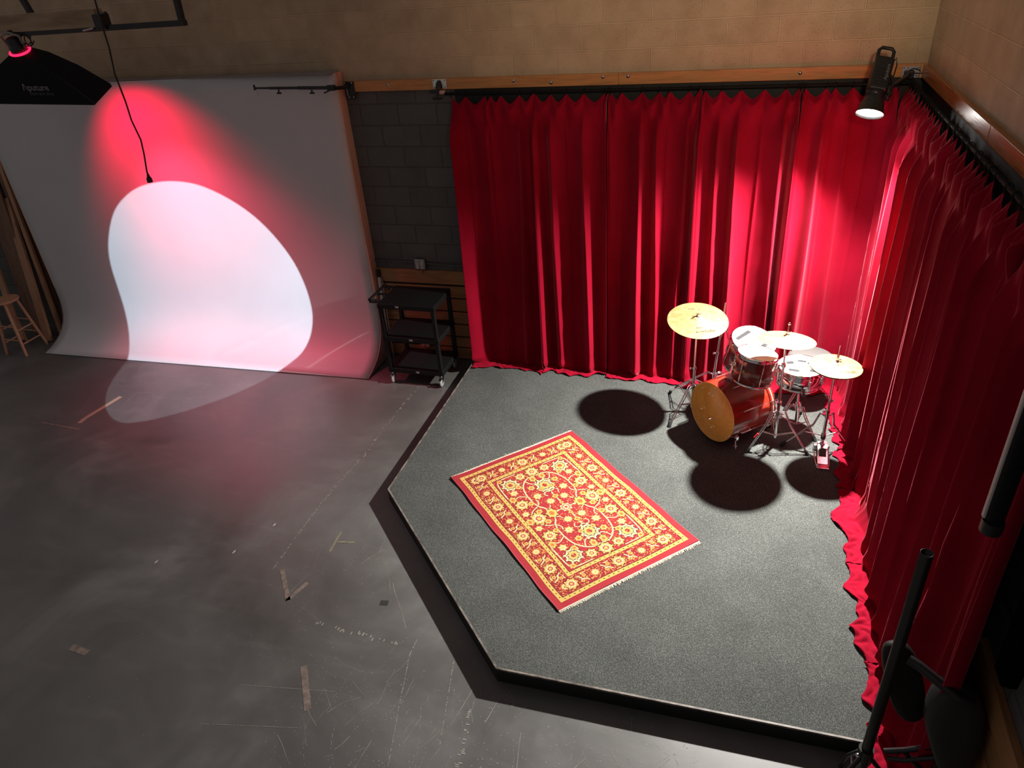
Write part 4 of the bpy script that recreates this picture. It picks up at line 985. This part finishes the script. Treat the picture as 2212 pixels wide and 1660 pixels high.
# throne
th_ = thing('drum_throne', 'round grey drummer seat behind the snare drum', 'stool', (-.56, -.47, ZS))
MB().lathe([(0, .075), (.17, .075), (.195, .060), (.203, .035), (.197, .008), (.17, 0), (0, 0)], Matrix.Translation((-.560, -.468, .555)), 56).build('seat_cushion', mat('grey_vinyl', (.11, .108, .105), .5), th_)
MB().tube([(-.56, -.47, ZS+.05), (-.56, -.47, .56)], .0125, 14).build('post', CHROME, th_)
tripod(th_, (-.56, -.47, ZS+.05), (-.56, -.47, .56), ZS+.27, ZS+.08, [(-.727, -.655, ZS), (-.315, -.45, ZS), (-.57, -.24, ZS)])

# ------------------------------------------------------------------ rug
rg = thing('persian_rug', 'red and gold oriental rug lying diagonally on the grey stage carpet', 'rug', (-2.432, -2.419, ZS))
rc = V((-2.432, -2.419, ZS)); ru = V((.7125, -.7017, 0)); rv = V((.7017, .7125, 0))
RL_, RW_ = 1.75, 1.24
NU, NV = 660, 468
U = (np.arange(NU)+.5)/NU*RL_-RL_/2; Vv = (np.arange(NV)+.5)/NV*RW_-RW_/2
UU, VV = np.meshgrid(U, Vv, indexing='ij')
RED = np.array((.40, .032, .042)); RED2 = np.array((.32, .026, .034)); GOLD = np.array((.78, .46, .13)); CRM = np.array((.86, .68, .36)); DRK = np.array((.07, .02, .018)); NVY = np.array((.035, .045, .13)); ORG = np.array((.62, .16, .05))
img = np.empty((NU, NV, 3)); img[:] = RED
def paint(mask, col): img[mask] = col
du = RL_/2-np.abs(UU); dv = RW_/2-np.abs(VV); de = np.minimum(du, dv)
# weave variation of the plain border
rngn = np.random.default_rng(5)
def band(a, b_, col): paint((de >= a) & (de < b_), col)
band(.050, .054, DRK); band(.054, .086, GOLD); band(.086, .090, DRK)
band(.090, .225, RED2); band(.225, .229, DRK); band(.229, .258, GOLD); band(.258, .262, DRK)
# dashes on the gold guard stripes
along = np.where(du < dv, VV, UU)
for (a, b_) in ((.054, .086), (.229, .258)):
    mid = (a+b_)/2; ph = (along/.042) % 1
    paint((np.abs(de-mid+(ph-.5)*.012) < .004) & (np.abs(ph-.5) < .14), DRK)
def flower(cx, cy, r, k, cols, ph=0., elong=1., rot=0., both=True):
    pts = [(cx, cy, rot)]
    if both: pts = [(cx*a, cy*b_, rot*a*b_ if True else rot) for a in (1, -1) for b_ in (1, -1)]
    done = set()
    for (x, y, ro) in pts:
        key = (round(x, 4), round(y, 4))
        if key in done: continue
        done.add(key)
        i0 = max(0, int((x-r*1.7+RL_/2)/RL_*NU)); i1 = min(NU, int((x+r*1.7+RL_/2)/RL_*NU)+2); j0 = max(0, int((y-r*1.7+RW_/2)/RW_*NV)); j1 = min(NV, int((y+r*1.7+RW_/2)/RW_*NV)+2)
        X = UU[i0:i1, j0:j1]-x; Y = VV[i0:i1, j0:j1]-y; c_, s_ = math.cos(ro), math.sin(ro)
        X, Y = (c_*X+s_*Y)/elong, -s_*X+c_*Y
        R = np.hypot(X, Y); T = np.arctan2(Y, X)
        lim = r*(.92+.12*np.cos(k*T+ph)+.07*np.cos(2*k*T+1)); sub = img[i0:i1, j0:j1]
        for frac, col in cols:
            sub[R < lim*frac] = col
        sp = (np.abs(np.sin(k*T/2+ph)) < .16) & (R < lim*.8) & (R > lim*.42); sub[sp] = cols[-2][1] if len(cols) > 2 else DRK
def vine(pts, w, col, outline=True, mirror=True, it=3):
    P = [np.array(p, float) for p in pts]
    for _ in range(it):
        Q = [P[0]]
        for a_, b_ in zip(P[:-1], P[1:]): Q += [a_*.75+b_*.25, a_*.25+b_*.75]
        Q.append(P[-1]); P = Q
    D = np.full(UU.shape, 9.)
    q = np.array(P); lo = q.min(0)-.02; hi = q.max(0)+.02
    i0 = max(0, int((lo[0]+RL_/2)/RL_*NU)); i1 = min(NU, int((hi[0]+RL_/2)/RL_*NU)+1); j0 = max(0, int((lo[1]+RW_/2)/RW_*NV)); j1 = min(NV, int((hi[1]+RW_/2)/RW_*NV)+1)
    X = UU[i0:i1, j0:j1]; Y = VV[i0:i1, j0:j1]; d_ = np.full(X.shape, 9.)
    for a_, b_ in zip(P[:-1], P[1:]):
        ab = b_-a_; l2 = max(1e-9, ab@ab); t_ = np.clip(((X-a_[0])*ab[0]+(Y-a_[1])*ab[1])/l2, 0, 1); d_ = np.minimum(d_, np.hypot(X-a_[0]-t_*ab[0], Y-a_[1]-t_*ab[1]))
    D[i0:i1, j0:j1] = d_
    if mirror:
        D = np.minimum(D, D[::-1, :]); D = np.minimum(D, D[:, ::-1])
    if outline: paint(D < w+.0024, DRK*1.6)
    paint(D < w, col)
PAL = [(1.15, DRK), (1.0, GOLD), (.72, CRM), (.45, RED), (.25, GOLD)]
PAL2 = [(1.12, DRK), (1.0, CRM), (.75, NVY), (.62, GOLD), (.30, RED2)]
PAL3 = [(1.1, DRK), (1., ORG), (.7, CRM), (.4, GOLD)]
SM = [(1.15, DRK), (1., GOLD), (.5, ORG)]
# main border motifs
for sgn in (-1, 1):
    y = RW_/2-.1575; k = 0; x = -.80
    n_b = 15; stp = 2*.715/(n_b-1)
    for i in range(n_b):
        x = -.715+stp*i
        vy = y*sgn
        if i % 2 == 0: flower(x, vy, .050 if i % 4 == 0 else .036, 8 if i % 4 == 0 else 10, PAL if i % 4 == 0 else PAL3, both=False)
        else:
            flower(x-.015, vy+.02*sgn, .017, 5, SM, both=False); flower(x+.018, vy-.022*sgn, .017, 5, SM, both=False)
            vine([(x-.032, vy-.035*sgn), (x-.008, vy+.0), (x-.02, vy+.012), (x+.008, vy+.006), (x+.03, vy+.036*sgn)], .0045, CRM, mirror=False)
            vine([(x+.0, vy-.042*sgn), (x+.035, vy-.046*sgn)], .003, CRM, False, False); vine([(x-.035, vy+.044*sgn), (x+.0, vy+.046*sgn)], .003, CRM, False, False)
    x0 = RL_/2-.1575; n_b = 9; stp = 2*.41/(n_b-1)
    for i in range(n_b):
        y2 = -.41+stp*i; xx = x0*sgn
        if i % 2 == 0: flower(xx, y2, .051 if i % 4 == 0 else .037, 8 if i % 4 == 0 else 10, PAL if i % 4 == 0 else PAL3, both=False)
        else:
            flower(xx+.02*sgn, y2-.015, .017, 5, SM, both=False); flower(xx-.022*sgn, y2+.018, .017, 5, SM, both=False)
            vine([(xx-.035*sgn, y2-.03), (xx, y2-.008), (xx+.012, y2-.02), (xx+.006, y2+.008), (xx+.036*sgn, y2+.03)], .0045, CRM, mirror=False)
            vine([(xx-.042*sgn, y2), (xx-.046*sgn, y2+.035)], .003, CRM, False, False)
# field: half sizes .615 x .36
vine([(0, 0), (.10, 0), (.235, 0)], .0055, CRM)
vine([(0, 0), (0, .08), (.015, .12)], .0055, CRM)
vine([(0, .125), (.09, .150), (.13, .19), (.28, .20), (.40, .175), (.47, .12), (.50, .06), (.49, .0)], .0052, CRM)
vine([(.13, .19), (.10, .26), (.03, .30), (.0, .29)], .0042, CRM)
vine([(.28, .20), (.33, .27), (.27, .33)], .004, CRM); vine([(.40, .175), (.47, .22), (.53, .19), (.56, .23)], .004, CRM)
vine([(.30, .345), (.42, .345), (.575, .335), (.60, .30), (.60, .15)], .0045, CRM)
vine([(.47, .12), (.40, .09), (.39, .05), (.43, .045)], .0042, CRM); vine([(.235, 0), (.26, .04), (.23, .07), (.20, .05)], .0038, CRM)
vine([(.13, .19), (.17, .15), (.21, .16)], .004, CRM); vine([(.05, .14), (.07, .10), (.11, .09)], .0035, CRM)
flower(0, 0, .050, 8, [(1.1, DRK), (1., CRM), (.82, RED), (.62, DRK), (.55, CRM), (.28, RED)])
for (x, y, r, k, pl, el, ro) in [(.335, 0, .078, 9, PAL2, 1.15, 0), (0, .135, .045, 7, SM, 1.3, 0), (.0, .255, .062, 8, PAL, 1.2, 0), (.49, .245, .072, 9, PAL2, 1.1, .6), (.555, .0, .058, 8, PAL, 1, 0),
      (.215, .285, .058, 8, PAL, 1, .3), (.38, .27, .040, 6, PAL3, 1, 0), (.24, .125, .043, 7, PAL3, 1, 0), (.36, .115, .030, 6, SM, 1, 0), (.13, .065, .042, 10, PAL3, 1, 0), (.19, .215, .026, 6, SM, 1, 0),
      (.10, .315, .036, 6, PAL3, 1, 0), (.545, .12, .045, 7, PAL, 1, .5), (.43, .20, .026, 5, SM, 1, 0), (.46, .045, .030, 6, SM, 1.3, 0), (.58, .305, .026, 5, SM, 1, 0), (.30, .055, .022, 5, SM, 1, 0), (.07, .21, .028, 6, SM, 1, 0),
      (.31, .320, .030, 6, SM, 1.3, 0), (.165, .0, .026, 4, SM, 1, 0), (.07, 0, .018, 4, SM, 1, 0), (.0, .335, .030, 6, SM, 1.4, 0)]:
    flower(x, y, r, k, pl, ph=.4, elong=el, rot=ro)
# woven grain: thread scale brightness variation and small leaf flecks
inner = de > .262
fl_ = rngn.random((NU//3+1, NV//3+1)).repeat(3, 0).repeat(3, 1)[:NU, :NV]
redm = (np.abs(img-RED).sum(-1) < 1e-6) & inner
paint(redm & (fl_ > .93), GOLD*.9); paint(redm & (fl_ < .05), ORG)
f2_ = rngn.random((NU//3+1, NV//3+1)).repeat(3, 0).repeat(3, 1)[:NU, :NV]; bm2 = (np.abs(img-RED2).sum(-1) < 1e-6)
paint(bm2 & (f2_ > .86), GOLD*.85); paint(bm2 & (f2_ < .10), ORG)
img *= .72*(0.82+.36*rngn.random((NU, NV)))[:, :, None]; img *= (0.94+.12*rngn.random((NU, 1)))[:, :, None]
me = bpy.data.meshes.new('pile')
hz = .0075+.0012*rngn.random((NU, NV)); crn = np.exp(-((UU+RL_/2)**2+(VV+RW_/2)**2)/.012)*.010+.004*np.exp(-((VV+RW_/2)/.03)**2)*(1+np.sin(UU*9))*.5
hz = hz+crn
wob = .003*np.sin(UU*7.3)+.002*np.sin(UU*17)
co = np.empty((NU, NV, 3)); Vw = VV+wob*np.clip(np.abs(VV)/(RW_/2), 0, 1); Uw = UU+.004*np.sin(VV*8)*np.abs(UU)/(RL_/2)
for k in range(3): co[:, :, k] = ru[k]*Uw+rv[k]*Vw
co[:, :, 2] += hz
idx = np.arange(NU*NV).reshape(NU, NV); q = np.stack([idx[:-1, :-1], idx[1:, :-1], idx[1:, 1:], idx[:-1, 1:]], -1).reshape(-1, 4)
me.vertices.add(NU*NV); me.vertices.foreach_set('co', co.reshape(-1)); me.loops.add(q.size); me.loops.foreach_set('vertex_index', q.reshape(-1).astype(np.int32))
me.polygons.add(len(q)); me.polygons.foreach_set('loop_start', np.arange(0, q.size, 4, dtype=np.int32)); me.polygons.foreach_set('loop_total', np.full(len(q), 4, dtype=np.int32)); me.update()
att = me.color_attributes.new('weave', 'FLOAT_COLOR', 'POINT'); att.data.foreach_set('color', np.concatenate([img, np.ones((NU, NV, 1))], -1).reshape(-1).astype(np.float32))
RM = mat('rug_pile', (.4, .03, .04), .9, spec=.15); t_, b_ = nt(RM); an = t_.nodes.new('ShaderNodeAttribute'); an.attribute_name = 'weave'; lk(t_, an.outputs['Color'], b_.inputs['Base Color'])
me.materials.append(RM); o = bpy.data.objects.new('pile', me); COL.objects.link(o); o.parent = rg
def rp(u, v, z): return rc+ru*u+rv*v+V((0, 0, z))
def edge_v(u, s_): return s_*(RW_/2+.0+.003*math.sin(u*7.3)*s_+.002*math.sin(u*17)*s_)
for s_ in (-1, 1):
    pts = []
    for i in range(90):
        u = -RL_/2+RL_*i/89; lift = (math.exp(-((u+RL_/2)**2)/.012)*.010 + .002*(1+math.sin(u*9))) if s_ < 0 else 0
        pts.append(rp(u, edge_v(u, s_), .0048+lift))
    MB().tube(pts, .0052, 8).build('side_binding', mat('rug_binding', (.30, .04, .055), .85), rg)
FR = mat('fringe_cream', (.66, .60, .48), .9)
for s_ in (-1, 1):
    m = MB(); rnd = random.Random(9+s_)
    pts = [rp(s_*(RL_/2+.004), -RW_/2+RW_*i/30, .005) for i in range(31)]; m.tube(pts, .0052, 6)
    for i in range(300):
        v = -RW_/2+RW_*(i+.5)/300; L = rnd.uniform(.014, .026) if rnd.random() > .04 else rnd.uniform(.03, .045); sk = rnd.uniform(-.008, .008)
        m.tube([rp(s_*(RL_/2+.003), v, .006), rp(s_*(RL_/2+.003+L*.6), v+sk*.5, .004), rp(s_*(RL_/2+.003+L), v+sk, .0018)], .0019, 4)
    m.build('fringe', FR, rg, kind='stuff')

# ------------------------------------------------------------------ marks on the floor
SCR = mat('paint_chip', (.30, .28, .24), .7); TAPE = noisy('old_tape', (.16, .14, .10), (.26, .22, .16), 30, rough=.75); PINK = noisy('faded_tape', (.13, .10, .085), (.24, .18, .15), 22, rough=.75)
def ribbon(m, pts, w, z=.0012, dash=0., rnd=random, rag=0.):
    P = [V((p[0], p[1], 0)) for p in pts]; L = sum((b_-a_).length for a_, b_ in zip(P[:-1], P[1:])); n = max(2, int(L/(.012 if dash else .05))); out = []
    seg = []; tot = 0
    for a_, b_ in zip(P[:-1], P[1:]): seg.append((tot, (b_-a_).length, a_, b_)); tot += (b_-a_).length
    def at(s_):
        for t0, l, a_, b_ in seg:
            if s_ <= t0+l+1e-9: return a_.lerp(b_, (s_-t0)/max(l, 1e-6)), (b_-a_).normalized()
        return P[-1], (P[-1]-P[-2]).normalized()
    for i in range(n):
        if dash and rnd.random() < dash: continue
        p0, d = at(L*i/n); p1, d1 = at(L*(i+(1 if not dash else rnd.uniform(.5, 1)))/n); s_ = V((-d.y, d.x, 0))
        j = rag*rnd.uniform(-1, 1); ww = w*(1 if not rag else rnd.uniform(.35, 1.15)); p0 = p0+s_*j; p1 = p1+s_*j
        vs = [p0-s_*ww/2, p1-s_*ww/2, p1+s_*ww/2, p0+s_*ww/2]; m.add([(v.x, v.y, z) for v in vs], [(0, 1, 2, 3)])
def mark(pts, w, m_, lab, dash=0., rag=0.):
    m = MB()
    for pl in pts: ribbon(m, pl, w, .0014, dash, random.Random(4), rag)
    o = m.build('tape_mark', m_); tag(o, lab, 'tape mark'); return o
mark([[(-4.19, -3.075), (-4.042, -3.045)], [(-4.215, -2.955), (-4.193, -3.19)]], .022, TAPE, 'T-shaped pale tape mark on the black floor left of the stage corner')
mark([[(-4.47, -3.45), (-4.25, -3.72)], [(-4.26, -3.73), (-4.20, -3.53)]], .035, PINK, 'V-shaped faded tape mark on the floor below the T-shaped one')
mark([[(-7.86, -2.02), (-7.87, -1.93), (-7.80, -1.47)]], .055, mat('folded_card', (.30, .24, .16), .7), 'long strip of brown tape at the tip of the white light shape')
mark([[(-3.83, -4.21), (-3.63, -4.50)]], .045, PINK, 'rough vertical tape residue low on the floor, centre left')
mark([[(-5.57, -4.46), (-5.41, -4.475)]], .05, PINK, 'small pinkish tape patch alone on the dark floor at lower left')
mark([[(-3.56, -3.585), (-3.50, -3.575)]], .045, mat('dark_tape', (.035, .034, .03), .5), 'small dark square of tape on the floor left of the stage shadow')
mark([[(-4.94, -.62), (-4.30, -.64)]], .030, PINK, 'worn tape line on the floor running under the cart front')
mark([[(-8.30, -2.09), (-7.76, -2.12)]], .02, PINK, 'faint tape line left of the brown strip')
m = MB(); rnd = random.Random(21)
ribbon(m, [(-4.482, -.667), (-4.511, -1.271), (-4.507, -1.915), (-4.566, -2.616)], .014, .0013, .5, rnd, .012)
ribbon(m, [(-4.566, -2.616), (-4.559, -3.091), (-4.545, -3.46)], .016, .0013, .35, rnd, .004)
ribbon(m, [(-3.163, -3.80), (-3.163, -3.958), (-3.06, -4.378), (-2.956, -4.78)], .006, .0013, .25, rnd, .002)
ribbon(m, [(-2.852, -3.941), (-2.725, -4.516)], .006, .0013, .3, rnd, .002)
ribbon(m, [(-3.947, -3.858), (-3.28, -3.90)], .028, .0013, .72, rnd, .014)
ribbon(m, [(-4.185, -4.444), (-3.521, -4.337)], .003, .0013, .1, rnd, 0)
ribbon(m, [(-4.25, -4.75), (-3.60, -4.62)], .003, .0013, .1, rnd, 0)
ribbon(m, [(-2.62, -4.25), (-2.56, -4.70)], .022, .0013, .6, rnd, .012)
for k in range(230):     # scratches, densest in front of the stage
    z_ = rnd.random()
    if z_ < .5: x, y = rnd.uniform(-3.7, -1.3), rnd.uniform(-4.95, -4.15)
    elif z_ < .65: x, y = rnd.uniform(-4.3, -3.2), rnd.uniform(-4.2, -2.6)
    elif z_ < .95: x, y = rnd.uniform(-7.9, -6.3), rnd.uniform(-1.75, -.75)
    else: x, y = rnd.uniform(-8, -4.5), rnd.uniform(-4.5, -1)
    a_ = rnd.gauss(.75 if x < -5 else 1.7, .5); L = rnd.uniform(.03, .30)*(1 if rnd.random() > .2 else 1.8); w = rnd.uniform(.0012, .0034)
    p = [(x, y)]; n = 6
    for i in range(n): a_ += rnd.gauss(0, .10); p.append((p[-1][0]+math.cos(a_)*L/n, p[-1][1]+math.sin(a_)*L/n))
    ribbon(m, p, w, .0012, rnd.choice([0, .35, .6]), rnd, .0015)
for k in range(1100):
    z_ = rnd.random()
    if z_ < .55: x, y = rnd.uniform(-3.8, -1.2), rnd.uniform(-5.0, -4.1)
    elif z_ < .75: x, y = rnd.uniform(-4.5, -3.0), rnd.uniform(-4.3, -2.4)
    elif z_ < .85: x, y = rnd.uniform(-8, -6.2), rnd.uniform(-1.8, -.75)
    else: x, y = rnd.uniform(-8.5, -4.5), rnd.uniform(-5, -1)
    if x > -4 and y > -4.05 and (y > -4.05 and x+y > -6.6): continue
    r = rnd.uniform(.0012, .0045); a0 = rnd.random()*6
    m.add([(x+r*rnd.uniform(.5, 1.3)*math.cos(a0+i*1.26), y+r*rnd.uniform(.5, 1.3)*math.sin(a0+i*1.26), .0012) for i in range(5)], [(0, 1, 2, 3, 4)])
o = m.build('floor_scuffs', SCR); tag(o, 'pale scratches and paint chips scattered over the black floor', 'scuffs', kind='stuff')
for k, (x, y, lab) in enumerate([(-4.83, -3.02, 'small white paper scrap on the floor, upper of two left of the V-shaped tape'), (-4.98, -3.38, 'tiny white scrap on the floor left of the V-shaped tape'), (-5.55, -3.62, 'white scrap alone on the dark floor at far lower left')]):
    m = MB(); m.add([(x, y, .002), (x+.010, y-.004, .004), (x+.020, y+.018, .005), (x+.006, y+.042, .003), (x-.002, y+.020, .002)], [(0, 1, 2, 3, 4)]); o = m.build('paper_scrap', mat('scrap_white', (.6, .58, .56), .8)); tag(o, lab, 'scrap')
